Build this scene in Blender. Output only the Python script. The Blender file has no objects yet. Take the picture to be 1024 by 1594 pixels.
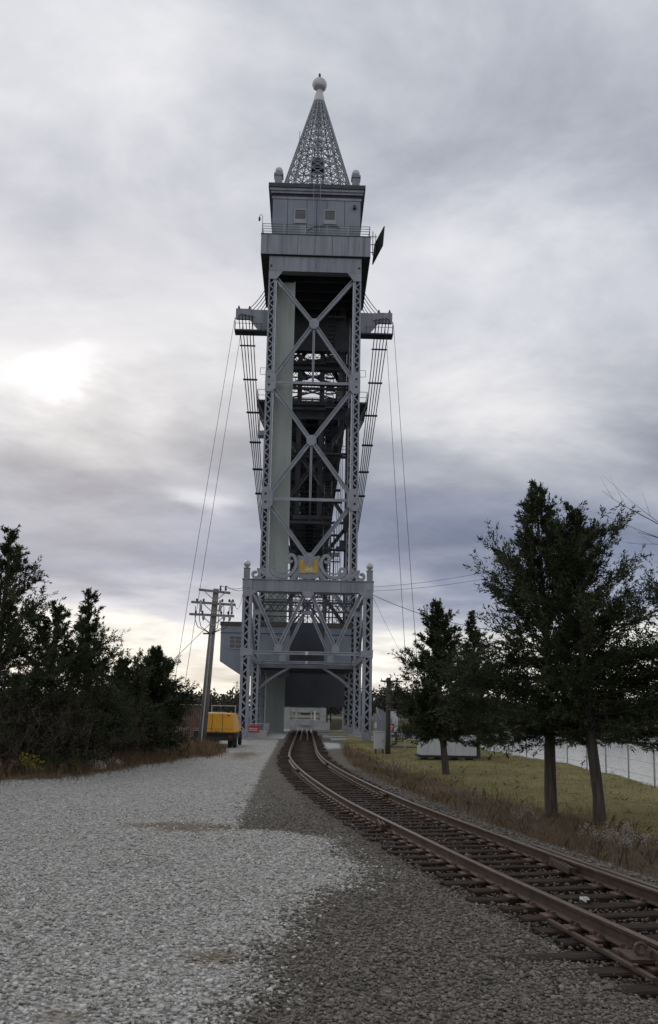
import bpy, math, random
import numpy as np
from mathutils import Vector, Matrix, Euler
R = math.radians
scn = bpy.context.scene
col = scn.collection
# ------------------------------------------------------------------ camera
CAM_H = 2.2
cam_d = bpy.data.cameras.new('camera')
cam = bpy.data.objects.new('camera', cam_d); col.objects.link(cam); scn.camera = cam
cam_d.sensor_fit = 'HORIZONTAL'; cam_d.sensor_width = 36.0
cam_d.lens = 1367.0/1024.0*36.0
cam_d.shift_y = (910.0-797.0)/1024.0
cam_d.clip_start = 0.1; cam_d.clip_end = 9000
yaw, pitch, roll = R(1.37), R(8.2), R(1.1)
f = Vector((math.sin(yaw)*math.cos(pitch), math.cos(yaw)*math.cos(pitch), math.sin(pitch)))
r = Vector((math.cos(yaw), -math.sin(yaw), 0)); u = r.cross(f)
r2 = r*math.cos(roll)+u*math.sin(roll); u2 = u*math.cos(roll)-r*math.sin(roll)
cam.matrix_world = Matrix(((r2.x, u2.x, -f.x, 0), (r2.y, u2.y, -f.y, 0), (r2.z, u2.z, -f.z, CAM_H), (0, 0, 0, 1)))
# ------------------------------------------------------------------ sky and sun
SUN = Vector((-0.255, 1.0, 0.374)).normalized()
sun_el = math.asin(SUN.z); sun_az = math.atan2(SUN.x, SUN.y)
w = bpy.data.worlds.new('World'); scn.world = w; w.use_nodes = True
nt = w.node_tree; N = nt.nodes; L = nt.links
for n in list(N): N.remove(n)
def nd(t, **k):
    n = N.new(t)
    for a, b in k.items(): setattr(n, a, b)
    return n
def mth(op, a, b=None, clamp=False):
    n = nd('ShaderNodeMath', operation=op, use_clamp=clamp)
    for i, v in enumerate((a, b)):
        if v is None: continue
        if isinstance(v, (int, float)): n.inputs[i].default_value = v
        else: L.new(v, n.inputs[i])
    return n.outputs[0]
out = nd('ShaderNodeOutputWorld'); bg = nd('ShaderNodeBackground'); bg.inputs[1].default_value = 0.1
L.new(bg.outputs[0], out.inputs[0])
tc = nd('ShaderNodeTexCoord'); sp = nd('ShaderNodeSeparateXYZ'); L.new(tc.outputs['Generated'], sp.inputs[0])
h = mth('ADD', mth('MAXIMUM', sp.outputs[2], 0.0), 0.13)
cb = nd('ShaderNodeCombineXYZ'); L.new(mth('DIVIDE', sp.outputs[0], h), cb.inputs[0]); L.new(mth('DIVIDE', sp.outputs[1], h), cb.inputs[1])
def noise(scale, detail, rough, dist, off):
    n = nd('ShaderNodeTexNoise'); n.inputs['Scale'].default_value = scale; n.inputs['Detail'].default_value = detail
    n.inputs['Roughness'].default_value = rough; n.inputs['Distortion'].default_value = dist
    mp = nd('ShaderNodeMapping'); mp.inputs['Location'].default_value = off
    L.new(cb.outputs[0], mp.inputs[0]); L.new(mp.outputs[0], n.inputs['Vector']); return n.outputs[0]
n1 = noise(0.8, 6, 0.5, 0.2, (3.1, 1.7, 0)); n2 = noise(1.25, 8, 0.54, 0.25, (7.3, 2.2, 4)); n3 = noise(0.5, 4, 0.5, 0.3, (1.2, 9.4, 2))
e = mth('ADD', sp.outputs[2], mth('MULTIPLY', mth('SUBTRACT', n1, 0.5), 0.20))
e = mth('ADD', e, mth('MULTIPLY', mth('SUBTRACT', n2, 0.5), 0.12))
rp = nd('ShaderNodeValToRGB'); L.new(e, rp.inputs[0]); cr = rp.color_ramp; cr.interpolation = 'EASE'
stops = [(0.0, (.84, .81, .76)), (.085, (.84, .82, .78)), (.125, (.44, .46, .54)), (.16, (.20, .23, .335)), (.205, (.245, .27, .35)), (.255, (.34, .355, .405)), (.33, (.58, .58, .605)), (.45, (.53, .54, .585)), (.60, (.63, .635, .665)), (1.0, (.52, .53, .57))]
cr.elements[0].position = 0; cr.elements[0].color = (*stops[0][1], 1); cr.elements[1].position = 1; cr.elements[1].color = (*stops[-1][1], 1)
for p, c in stops[1:-1]:
    el = cr.elements.new(p); el.color = (*c, 1)
n4 = noise(2.6, 9, 0.58, 0.35, (5.5, 8.1, 1))
def smooth(v, lo, hi):
    n = nd('ShaderNodeMapRange', interpolation_type='SMOOTHSTEP'); L.new(v, n.inputs[0]); n.inputs[1].default_value = lo; n.inputs[2].default_value = hi; return n.outputs[0]
tex = mth('ADD', mth('MULTIPLY', smooth(n2, .32, .66), .66), mth('MULTIPLY', smooth(n4, .32, .68), .34))
mod = mth('ADD', 0.66, mth('MULTIPLY', tex, 0.76))
mod = mth('MULTIPLY', mod, mth('ADD', 0.83, mth('MULTIPLY', n3, 0.34)))
def glow(d, wx, wz, amp, jit):      # a thin place in the cloud: wide, flat and ragged
    d = Vector(d).normalized(); q = None
    for k, wd in ((0, wx), (1, wx), (2, wz)):
        t_ = mth('SUBTRACT', sp.outputs[k], d[k])
        if k == 2: t_ = mth('ADD', t_, mth('MULTIPLY', mth('SUBTRACT', n2, 0.5), jit))
        if k == 0: t_ = mth('ADD', t_, mth('MULTIPLY', mth('SUBTRACT', n1, 0.5), jit*2))
        t_ = mth('MULTIPLY', t_, 1.0/wd); t_ = mth('MULTIPLY', t_, t_); q = t_ if q is None else mth('ADD', q, t_)
    return mth('MULTIPLY', mth('POWER', 2.718, mth('MULTIPLY', q, -1.0)), amp)
gl = mth('ADD', mth('ADD', glow(SUN, .050, .022, .60, .36), glow(SUN, .22, .085, .20, .16)), glow((-.16, 1, .25), .032, .009, .35, .10))
tint = nd('ShaderNodeMix', data_type='RGBA'); L.new(tex, tint.inputs[0]); tint.inputs[6].default_value = (.92, .97, 1.06, 1); tint.inputs[7].default_value = (1.05, 1.03, .99, 1)
tm_ = nd('ShaderNodeVectorMath', operation='MULTIPLY'); L.new(rp.outputs[0], tm_.inputs[0]); L.new(tint.outputs[2], tm_.inputs[1])
vs = nd('ShaderNodeVectorMath', operation='SCALE'); L.new(tm_.outputs[0], vs.inputs[0]); L.new(mod, vs.inputs['Scale'])
gv = nd('ShaderNodeVectorMath', operation='SCALE'); gv.inputs[0].default_value = (1.0, .97, .92); L.new(gl, gv.inputs['Scale'])
va = nd('ShaderNodeVectorMath', operation='ADD'); L.new(vs.outputs[0], va.inputs[0]); L.new(gv.outputs[0], va.inputs[1])
v10 = nd('ShaderNodeVectorMath', operation='SCALE'); L.new(va.outputs[0], v10.inputs[0]); v10.inputs['Scale'].default_value = 10.0
sky = nd('ShaderNodeTexSky', sky_type='NISHITA'); sky.sun_disc = False; sky.sun_elevation = sun_el; sky.sun_rotation = sun_az
mx = nd('ShaderNodeMix', data_type='RGBA'); mx.inputs[0].default_value = 0.93
L.new(sky.outputs[0], mx.inputs[6]); L.new(v10.outputs[0], mx.inputs[7]); L.new(mx.outputs[2], bg.inputs[0])
sd = bpy.data.lights.new('sun', 'SUN'); sd.energy = 0.6; sd.angle = R(28); sd.color = (1.0, .95, .88)
so = bpy.data.objects.new('sun', sd); col.objects.link(so); so.rotation_euler = SUN.to_track_quat('Z', 'Y').to_euler(); so.location = (-60, 120, 120)
vw = scn.view_settings; vw.view_transform = 'Standard'; vw.look = 'None'; vw.gamma = 1.0; vw.exposure = 0.0; vw.use_curve_mapping = False
# ------------------------------------------------------------------ materials
def pm(name, c1, c2, scale=1.5, rough=.7, metal=0.0, bump=0.0, bscale=20.0, stretch=(1, 1, 1), detail=6, c3=None, spec=.5, contrast=(.35, .65), noise_coord='pos'):
    m = bpy.data.materials.new(name); m.use_nodes = True; t = m.node_tree; ns = t.nodes; ls = t.links
    b = ns['Principled BSDF']; b.inputs['Roughness'].default_value = rough; b.inputs['Metallic'].default_value = metal
    b.inputs['Specular IOR Level'].default_value = spec
    if noise_coord == 'pos': g = ns.new('ShaderNodeNewGeometry').outputs['Position']
    else: g = ns.new('ShaderNodeTexCoord').outputs['Object']
    mp = ns.new('ShaderNodeMapping'); mp.inputs['Scale'].default_value = stretch; ls.new(g, mp.inputs[0])
    no = ns.new('ShaderNodeTexNoise'); no.inputs['Scale'].default_value = scale; no.inputs['Detail'].default_value = detail; no.inputs['Roughness'].default_value = .62
    ls.new(mp.outputs[0], no.inputs['Vector'])
    rp = ns.new('ShaderNodeValToRGB'); rp.color_ramp.elements[0].position = contrast[0]; rp.color_ramp.elements[1].position = contrast[1]
    rp.color_ramp.elements[0].color = (*c1, 1); rp.color_ramp.elements[1].color = (*c2, 1); ls.new(no.outputs[0], rp.inputs[0])
    cout = rp.outputs[0]
    if c3:
        n2 = ns.new('ShaderNodeTexNoise'); n2.inputs['Scale'].default_value = scale*2.7; n2.inputs['Detail'].default_value = 8; ls.new(mp.outputs[0], n2.inputs['Vector'])
        r3 = ns.new('ShaderNodeValToRGB'); r3.color_ramp.elements[0].position = .58; r3.color_ramp.elements[1].position = .74; ls.new(n2.outputs[0], r3.inputs[0])
        mx = ns.new('ShaderNodeMix'); mx.data_type = 'RGBA'; ls.new(r3.outputs[0], mx.inputs[0]); ls.new(cout, mx.inputs[6]); mx.inputs[7].default_value = (*c3, 1); cout = mx.outputs[2]
    ls.new(cout, b.inputs['Base Color'])
    if bump:
        nb = ns.new('ShaderNodeTexNoise'); nb.inputs['Scale'].default_value = bscale; nb.inputs['Detail'].default_value = 6; ls.new(mp.outputs[0], nb.inputs['Vector'])
        bp = ns.new('ShaderNodeBump'); bp.inputs['Strength'].default_value = bump; bp.inputs['Distance'].default_value = .02; ls.new(nb.outputs[0], bp.inputs['Height']); ls.new(bp.outputs[0], b.inputs['Normal'])
    return m
M = {}
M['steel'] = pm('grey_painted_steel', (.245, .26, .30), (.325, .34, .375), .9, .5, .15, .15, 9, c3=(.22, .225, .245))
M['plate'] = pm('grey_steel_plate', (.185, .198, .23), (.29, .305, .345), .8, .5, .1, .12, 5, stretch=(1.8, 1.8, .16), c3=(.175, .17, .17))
M['darksteel'] = pm('weathered_shaded_steel', (.045, .048, .056), (.075, .08, .09), .8, .65, .1, .15, 6, c3=(.05, .045, .042))  # dark tone also carries the shade on inner and rear tower members
M['spire'] = pm('spire_silver_paint', (.22, .23, .265), (.28, .29, .32), 2, .45, .2)
M['pale'] = pm('pale_silver_sheet', (.48, .49, .50), (.58, .585, .59), 1.2, .35, .3, c3=(.40, .40, .41))
M['corr'] = pm('greenish_corrugated_sheet', (.36, .40, .375), (.46, .49, .455), .5, .5, .05, .1, 5, stretch=(2, 2, .2), c3=(.37, .38, .345))
M['house'] = pm('grey_blue_siding', (.20, .225, .28), (.25, .275, .325), .8, .55, 0, .1, 8, stretch=(1, 1, .4))
M['white'] = pm('white_frame_paint', (.29, .30, .33), (.37, .38, .40), 2, .5)
M['glass'] = pm('dark_window_glass', (.05, .055, .065), (.08, .085, .10), 1, .12)
M['brownroof'] = pm('brown_roof_edge', (.07, .05, .045), (.11, .075, .065), 1.5, .7)
M['gold'] = pm('worn_gold_paint', (.42, .27, .035), (.55, .37, .06), 4, .5, 0, .1, 20)
M['flake'] = pm('flaked_gold_paint', (.42, .27, .035), (.55, .55, .5), 7, .6, contrast=(.42, .55))
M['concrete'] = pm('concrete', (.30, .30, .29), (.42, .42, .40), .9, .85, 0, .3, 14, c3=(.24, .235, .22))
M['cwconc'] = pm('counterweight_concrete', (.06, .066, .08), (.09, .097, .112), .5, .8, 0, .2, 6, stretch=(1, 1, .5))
M['rail'] = pm('rusty_rail', (.058, .037, .026), (.11, .070, .047), 5, .6, .2, .25, 50, c3=(.06, .035, .028))
M['railtop'] = pm('worn_rail_head', (.15, .11, .09), (.23, .18, .155), 6, .4, .5)
M['plateiron'] = pm('rusty_tie_plate', (.10, .062, .043), (.20, .13, .092), 8, .75, .1, .3, 60)
M['tie'] = pm('creosoted_timber', (.016, .011, .008), (.052, .034, .025), 5, .85, 0, .8, 40, stretch=(.35, 1.6, 1), c3=(.05, .037, .029), spec=.2)
M['tienew'] = pm('grey_timber', (.06, .052, .045), (.12, .105, .09), 5, .85, 0, .6, 40, stretch=(.35, 1.6, 1))
M['wood'] = pm('weathered_pole_wood', (.16, .145, .13), (.28, .26, .235), 3, .85, 0, .5, 30, stretch=(3, 3, .25))
M['wooddark'] = pm('dark_pole_wood', (.045, .04, .036), (.09, .08, .07), 3, .9, 0, .5, 30, stretch=(3, 3, .25))
M['ceramic'] = pm('dark_ceramic', (.03, .03, .032), (.06, .06, .062), 3, .3)
M['wire'] = pm('black_cable', (.015, .015, .017), (.03, .03, .033), 3, .6)
M['yellow'] = pm('yellow_truck_paint', (.60, .27, .004), (.70, .335, .008), 1.2, .42, 0, .05, 5, c3=(.52, .26, .01))
M['black'] = pm('black_chassis', (.010, .010, .011), (.022, .021, .020), 4, .6)
M['rubber'] = pm('tyre_rubber', (.012, .012, .012), (.026, .025, .024), 6, .85)
M['red'] = pm('red_sign_paint', (.42, .015, .02), (.50, .025, .03), 3, .5)
M['signwhite'] = pm('sign_white', (.7, .7, .7), (.8, .8, .8), 3, .5)
M['lampred'] = pm('red_lens', (.22, .01, .01), (.30, .02, .02), 3, .2)
M['cabinet'] = pm('pale_grey_cabinet', (.46, .48, .50), (.54, .56, .58), 2, .5, 0, .03, 10, stretch=(1, 1, .4))
M['galv'] = pm('galvanised_pipe', (.32, .33, .34), (.42, .43, .44), 4, .45, .3)
M['fence'] = pm('red_brown_fence_slat', (.075, .04, .032), (.13, .072, .058), 3, .8)
M['bark'] = pm('grey_brown_cedar_bark', (.045, .036, .030), (.12, .098, .083), 7, .95, 0, .9, 26, stretch=(2.2, 2.2, .2))
M['twig'] = pm('bare_twig', (.055, .044, .038), (.10, .085, .075), 5, .9)
def leafmat(name, c1, c2, trans=.25):
    m = pm(name, c1, c2, 1.6, .75, spec=.2, detail=3); t = m.node_tree; ns = t.nodes; ls = t.links
    b = ns['Principled BSDF']; o = ns['Material Output']; tr = ns.new('ShaderNodeBsdfTranslucent'); mx = ns.new('ShaderNodeMixShader'); mx.inputs[0].default_value = trans
    src = b.inputs['Base Color'].links[0].from_socket; ls.new(src, tr.inputs[0]); ls.new(b.outputs[0], mx.inputs[1]); ls.new(tr.outputs[0], mx.inputs[2]); ls.new(mx.outputs[0], o.inputs[0])
    return m
M['cedar'] = leafmat('cedar_foliage', (.022, .032, .018), (.062, .075, .038), .18)
def tonal(m, brown):      # each spray of leaves has its own tint
    t = m.node_tree; ns = t.nodes; ls = t.links; b = ns['Principled BSDF']; src = b.inputs['Base Color'].links[0].from_socket
    at = ns.new('ShaderNodeAttribute'); at.attribute_name = 'tone'; rr = ns.new('ShaderNodeValToRGB'); cr = rr.color_ramp
    cr.elements[0].color = (.55, .6, .6, 1); cr.elements[1].color = (*brown, 1); cr.elements[1].position = 1.0; e_ = cr.elements.new(.62); e_.color = (1.25, 1.25, 1.1, 1)
    mu = ns.new('ShaderNodeMix'); mu.data_type = 'RGBA'; mu.blend_type = 'MULTIPLY'; mu.inputs[0].default_value = 1; ls.new(at.outputs['Fac'], rr.inputs[0]); ls.new(src, mu.inputs[6]); ls.new(rr.outputs[0], mu.inputs[7])
    for n in ns:
        for i_ in n.inputs:
            if i_.is_linked and i_.links[0].from_socket == src and n != mu: ls.new(mu.outputs[2], i_)
tonal(M['cedar'], (2.0, 1.45, .9))
M['brush'] = leafmat('brown_brush_leaf', (.035, .032, .022), (.075, .055, .038), .12)
M['wood_far'] = leafmat('far_wood_foliage', (.045, .05, .038), (.085, .08, .06), .1)
M['drygrass'] = leafmat('dry_grass', (.16, .105, .055), (.27, .19, .105), .3)
M['redgrass'] = leafmat('reddish_dry_weed', (.12, .084, .055), (.20, .14, .09), .3)
M['greengrass'] = leafmat('lawn_grass', (.19, .165, .06), (.30, .25, .105), .3)
M['seed'] = leafmat('pale_seed_head', (.30, .27, .22), (.46, .43, .37), .3)
M['yellowweed'] = leafmat('yellow_weed_leaf', (.22, .20, .03), (.32, .28, .05), .3)
M['rock'] = pm('pale_boulder', (.24, .22, .20), (.38, .36, .33), 5, .9, 0, .8, 14)
M['litter'] = pm('crumpled_white_paper', (.42, .41, .39), (.6, .59, .56), 12, .8)
# stone material: colour by per-stone attribute
def stonemat(name, lo, hi):
    m = bpy.data.materials.new(name); m.use_nodes = True; t = m.node_tree; ns = t.nodes; ls = t.links; b = ns['Principled BSDF']; b.inputs['Roughness'].default_value = .9; b.inputs['Specular IOR Level'].default_value = .25
    at = ns.new('ShaderNodeAttribute'); at.attribute_name = 'tone'
    rp = ns.new('ShaderNodeValToRGB'); rp.color_ramp.elements[0].color = (*lo, 1); rp.color_ramp.elements[1].color = (*hi, 1); ls.new(at.outputs['Fac'], rp.inputs[0]); ls.new(rp.outputs[0], b.inputs['Base Color'])
    return m
M['lightstone'] = stonemat('light_crushed_stone', (.21, .20, .175), (.76, .74, .69))
M['darkstone'] = stonemat('dark_ballast_stone', (.062, .054, .044), (.30, .272, .228))
# ------------------------------------------------------------------ mesh helpers
LOC = {}
def loc_of(o):
    while o is not None and o.parent is not None: o = o.parent
    return LOC.get(o.name, Vector((0, 0, 0))) if o is not None else Vector((0, 0, 0))
def tag(o, label=None, cat=None, group=None, kind=None):
    if label: o['label'] = label
    if cat: o['category'] = cat
    if group: o['group'] = group
    if kind: o['kind'] = kind
    return o
def thing(name, label, cat, loc=(0, 0, 0), group=None):
    o = bpy.data.objects.new(name, None); col.objects.link(o); o.location = loc; o.empty_display_size = .3
    LOC[o.name] = Vector(loc); return tag(o, label, cat, group)
class MB:
    def __init__(s): s.v = []; s.f = []
    def add(s, vs, fs):
        o = len(s.v); s.v += [tuple(p) for p in vs]; s.f += [tuple(i+o for i in q) for q in fs]; return s
    def box(s, x0, x1, y0, y1, z0, z1):
        return s.add([(x0, y0, z0), (x1, y0, z0), (x1, y1, z0), (x0, y1, z0), (x0, y0, z1), (x1, y0, z1), (x1, y1, z1), (x0, y1, z1)],
                     [(0, 3, 2, 1), (4, 5, 6, 7), (0, 1, 5, 4), (1, 2, 6, 5), (2, 3, 7, 6), (3, 0, 4, 7)])
    def beam(s, a, b, wd, ht, up=(0, 0, 1)):   # wd across, ht along 'up'
        a = Vector(a); b = Vector(b); d = (b-a).normalized(); up = Vector(up)
        sd = d.cross(up)
        if sd.length < 1e-4: sd = d.cross(Vector((1, 0, 0)))
        sd.normalize(); up = sd.cross(d).normalized(); sd = sd*wd/2; up = up*ht/2
        p = [a-sd-up, a+sd-up, a+sd+up, a-sd+up, b-sd-up, b+sd-up, b+sd+up, b-sd+up]
        return s.add(p, [(0, 3, 2, 1), (4, 5, 6, 7), (0, 1, 5, 4), (1, 2, 6, 5), (2, 3, 7, 6), (3, 0, 4, 7)])
    def tube(s, pts, rad, n=6, cap=True):
        pts = [Vector(p) for p in pts]; k = len(pts); rads = rad if isinstance(rad, (list, tuple)) else [rad]*k
        vs = []; prev = None
        for i, p in enumerate(pts):
            d = (pts[min(i+1, k-1)]-pts[max(i-1, 0)]).normalized()
            if prev is None: sd = d.cross(Vector((0, 0, 1))) if abs(d.z) < .95 else d.cross(Vector((1, 0, 0)))
            else: sd = prev-d*prev.dot(d)
            sd.normalize(); prev = sd; up = sd.cross(d)
            for j in range(n):
                a = 2*math.pi*j/n; vs.append(p+(sd*math.cos(a)+up*math.sin(a))*rads[i])
        fs = [(i*n+j, i*n+(j+1) % n, (i+1)*n+(j+1) % n, (i+1)*n+j) for i in range(k-1) for j in range(n)]
        if cap: fs += [tuple(range(n-1, -1, -1)), tuple((k-1)*n+j for j in range(n))]
        return s.add(vs, fs)
    def lathe(s, cx, cy, prof, n=16):
        vs = [(cx+rr*math.cos(2*math.pi*j/n), cy+rr*math.sin(2*math.pi*j/n), z) for rr, z in prof for j in range(n)]
        k = len(prof); fs = [(i*n+j, i*n+(j+1) % n, (i+1)*n+(j+1) % n, (i+1)*n+j) for i in range(k-1) for j in range(n)]
        fs += [tuple(range(n-1, -1, -1)), tuple((k-1)*n+j for j in range(n))]
        return s.add(vs, fs)
    def prism(s, pts, y0, y1):                # polygon in XZ extruded along Y
        n = len(pts); vs = [(x, y0, z) for x, z in pts]+[(x, y1, z) for x, z in pts]
        return s.add(vs, [tuple(range(n)), tuple(range(2*n-1, n-1, -1))]+[(i, i+n, (i+1) % n+n, (i+1) % n) for i in range(n)])
    def build(s, name, mat, parent=None, smooth=False, label=None, kind=None):
        me = bpy.data.meshes.new(name); o0 = loc_of(parent)
        me.from_pydata([(x-o0.x, y-o0.y, z-o0.z) for x, y, z in s.v], [], s.f); me.materials.append(M[mat])
        if smooth:
            for p in me.polygons: p.use_smooth = True
        me.validate(); me.update()
        o = bpy.data.objects.new(name, me); col.objects.link(o)
        if parent is not None: o.parent = parent
        if label: o['label'] = label
        if kind: o['kind'] = kind
        return o
def flip_fix(o):
    import bmesh
    bm = bmesh.new(); bm.from_mesh(o.data); bmesh.ops.recalc_face_normals(bm, faces=bm.faces); bm.to_mesh(o.data); bm.free(); return o
def np_mesh(name, V, F, mat, parent=None, attr=None, kind=None, smooth=False):
    V = np.asarray(V, np.float32); F = np.asarray(F, np.int32); o0 = loc_of(parent)
    V = V-np.array([o0.x, o0.y, o0.z], np.float32)
    me = bpy.data.meshes.new(name); me.vertices.add(len(V)); me.vertices.foreach_set('co', V.ravel())
    k = F.shape[1]; me.loops.add(F.size); me.loops.foreach_set('vertex_index', F.ravel()); me.polygons.add(len(F))
    me.polygons.foreach_set('loop_start', np.arange(0, F.size, k, dtype=np.int32))
    if smooth: me.polygons.foreach_set('use_smooth', np.ones(len(F), bool))
    me.update(calc_edges=True)
    if attr:
        for an, a in attr.items():
            at = me.attributes.new(an, 'FLOAT', 'POINT'); at.data.foreach_set('value', np.asarray(a, np.float32))
    me.materials.append(M[mat] if isinstance(mat, str) else mat)
    o = bpy.data.objects.new(name, me); col.objects.link(o)
    if parent is not None: o.parent = parent
    if kind: o['kind'] = kind
    return o
def copy_tree(o, parent=None):
    c = o.copy(); col.objects.link(c); c.parent = parent
    for ch in list(o.children): copy_tree(ch, c)
    return c
# ------------------------------------------------------------------ ground and water
rg = np.random.default_rng(11)
TC = np.array([(-3, 6.2), (3, 4.95), (6, 4.35), (8.4, 3.88), (12.25, 3.1), (15.6, 2.52), (20.2, 1.74), (24, 1.27), (28.8, .77), (33.6, .38), (38, .12), (42, -.0), (46, -.05), (55, -.05), (110, -.02)])
def smooth_curve(y):
    ys = np.linspace(-3, 110, 300); xs = np.interp(ys, TC[:, 0], TC[:, 1])
    k = np.hanning(15); k /= k.sum(); xs = np.convolve(np.pad(xs, 7, mode='reflect', reflect_type='odd'), k, 'valid'); return np.interp(y, ys, xs)
BX = np.array([(-5, -.6), (5, -.5), (7.5, -.34), (9.5, -.08), (10.8, .2), (11.8, .8), (12.6, .95), (14, .75), (16.0, .55), (16.6, -.2), (17.2, -1.25), (20, -1.3), (23, -1.35), (34, -1.56), (57, -1.8), (75, -2.1), (110, -2.2)])
LE = np.array([(-20, -22), (10, -13), (20, -9.6), (25.1, -8.4), (26.5, -7.1), (29.9, -6.4), (36.2, -5.5), (40.6, -4.1), (44, -4.0), (48.3, -4.8), (52, -7.0), (60, -8.5), (70, -9), (110, -9)])
def lightmask(x, y): return np.clip((np.interp(y, BX[:, 0], BX[:, 1])-x)/.55+.5, 0, 1)
def soilL(x, y): return np.clip((np.interp(y, LE[:, 0], LE[:, 1])-x)/.9+.5, 0, 1)
def soilR(x, y):
    c = smooth_curve(y)+1.75+np.interp(y, [40, 60, 66], [0.2, .9, 2.4]); return np.clip((x-c)/.6+.5, 0, 1)
def lawnm(x, y): return np.clip((x-(smooth_curve(y)+np.interp(y, [0, 15, 20, 40, 60], [6, 4.2, 4.4, 3.6, 2.8])))/1.6+.5, 0, 1)
XE = np.array([(-30, 19), (10, 13.2), (29, 11.7), (41, 12.4), (59, 11.2), (64, 9.6), (72, 8.6), (100, 8.4)])
def gz(x, y):
    z = .02*np.sin(x*1.3+y*.7)+.015*np.sin(x*2.9-y*1.7)
    d = np.abs(x-smooth_curve(y)); z = z*np.clip((d-1.2)/.8, 0, 1)-(.055-.025*np.clip((y-12)/10, 0, 1))*np.clip((1.55-d)/.4, 0, 1)
    z = z-.12*soilR(x, y)*np.clip((y-3)/5, 0, 1)*np.clip((66-y)/10, 0, 1)+.10*lawnm(x, y)
    z = z+.18*soilL(x, y)*np.clip((60-y)/8, 0, 1)
    out = np.maximum(x-np.interp(y, XE[:, 0], XE[:, 1]), y-100.6); out = np.maximum(out, 0)
    return z-np.minimum(out*1.1, 4.5)
xs = np.concatenate([np.arange(-90, -12, 3), np.arange(-12, 6.5, .14), np.arange(6.5, 24, .45)])
ys = np.concatenate([np.arange(-30, 3, 1.5), np.arange(3, 20, .14), np.arange(20, 66, .4), np.arange(66, 109, 1.)])
GX, GY = np.meshgrid(xs, ys); nx = len(xs); ny = len(ys); gx = GX.ravel(); gy = GY.ravel()
V = np.stack([gx, gy, gz(gx, gy)], 1)
ii = (np.arange(ny-1)[:, None]*nx+np.arange(nx-1)[None, :]).ravel(); F = np.stack([ii, ii+1, ii+nx+1, ii+nx], 1)
dirt = np.clip(1-np.hypot((gx+2.3)/2.0, (gy-17.0)/1.3), 0, 1)+.9*np.clip(1-np.hypot((gx+.8)/.5, (gy-8.3)/.5), 0, 1)+.7*np.clip(1-np.hypot((gx+.25)/.35, (gy-6.6)/.9), 0, 1)+.8*np.clip(1-np.hypot((gx+2.9)/1.7, (gy-44)/9), 0, 1)
trk = np.clip((1.5-np.abs(gx-smooth_curve(gy)))/.3, 0, 1)
dirt += .7*np.clip(1-np.hypot((gx+1.7)/.5, (gy-6.6)/.5), 0, 1)
paleb = np.clip(1-np.hypot((gx-1.1)/1.7, (gy-58)/7), 0, 1)*np.clip((66-gy)/2, 0, 1)
gm = bpy.data.materials.new('ground_gravel_and_turf'); gm.use_nodes = True; t = gm.node_tree; ns = t.nodes; ls = t.links; b = ns['Principled BSDF']; b.inputs['Roughness'].default_value = .95; b.inputs['Specular IOR Level'].default_value = .2
pos = ns.new('ShaderNodeNewGeometry').outputs['Position']
def gn(scale, detail=6, rough=.6):
    n = ns.new('ShaderNodeTexNoise'); n.inputs['Scale'].default_value = scale; n.inputs['Detail'].default_value = detail; n.inputs['Roughness'].default_value = rough; ls.new(pos, n.inputs['Vector']); return n.outputs[0]
def gramp(src, a, ca, bb, cb_):
    rr = ns.new('ShaderNodeValToRGB'); rr.color_ramp.elements[0].position = a; rr.color_ramp.elements[0].color = (*ca, 1); rr.color_ramp.elements[1].position = bb; rr.color_ramp.elements[1].color = (*cb_, 1); ls.new(src, rr.inputs[0]); return rr.outputs[0]
def gmix(fac, a, bb):
    mm = ns.new('ShaderNodeMix'); mm.data_type = 'RGBA'; ls.new(fac, mm.inputs[0])
    for k, q in ((6, a), (7, bb)):
        if isinstance(q, tuple): mm.inputs[k].default_value = (*q, 1)
        else: ls.new(q, mm.inputs[k])
    return mm.outputs[2]
def gattr(nm): a = ns.new('ShaderNodeAttribute'); a.attribute_name = nm; return a.outputs['Fac']
def gm2(op, a, bb, clamp=True):
    n = ns.new('ShaderNodeMath'); n.operation = op; n.use_clamp = clamp
    for k, q in enumerate((a, bb)):
        if isinstance(q, (int, float)): n.inputs[k].default_value = q
        else: ls.new(q, n.inputs[k])
    return n.outputs[0]
vo = ns.new('ShaderNodeTexVoronoi'); vo.inputs['Scale'].default_value = 24; vo.inputs['Randomness'].default_value = 1; ls.new(pos, vo.inputs['Vector'])
vcs = ns.new('ShaderNodeSeparateColor'); ls.new(vo.outputs['Color'], vcs.inputs[0]); vtone = vcs.outputs[0]
def masked(nm, nsc, amt):      # break a zone's edge up with noise
    q = gm2('MULTIPLY', gm2('SUBTRACT', gn(nsc, 8, .7), .5, False), amt, False); q = gm2('ADD', gattr(nm), q, False); return gramp(q, .36, (0, 0, 0), .64, (1, 1, 1))
broad = gn(.6, 5, .6)
lightc = gmix(gm2('MULTIPLY', broad, .9), gramp(vtone, .0, (.20, .192, .175), 1., (.62, .605, .57)), gramp(vtone, .0, (.155, .147, .128), 1., (.50, .48, .44)))
darkc = gramp(vtone, .0, (.055, .048, .038), 1., (.21, .19, .158))
c = gmix(masked('light', 2.4, 1.0), darkc, lightc)
c = gmix(gm2('MULTIPLY', gattr('pale'), 2.6), c, gramp(vtone, 0, (.32, .32, .31), 1, (.6, .6, .58)))
c = gmix(masked('dirt', 2.2, 1.0), c, gramp(vtone, 0, (.11, .088, .062), 1, (.27, .225, .17)))
c = gmix(gm2('MULTIPLY', gattr('track'), .8), c, gramp(gn(14, 5), .3, (.028, .022, .018), .75, (.10, .08, .065)))
soil = gramp(gn(5, 8, .7), .3, (.07, .055, .038), .7, (.17, .13, .085))
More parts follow.
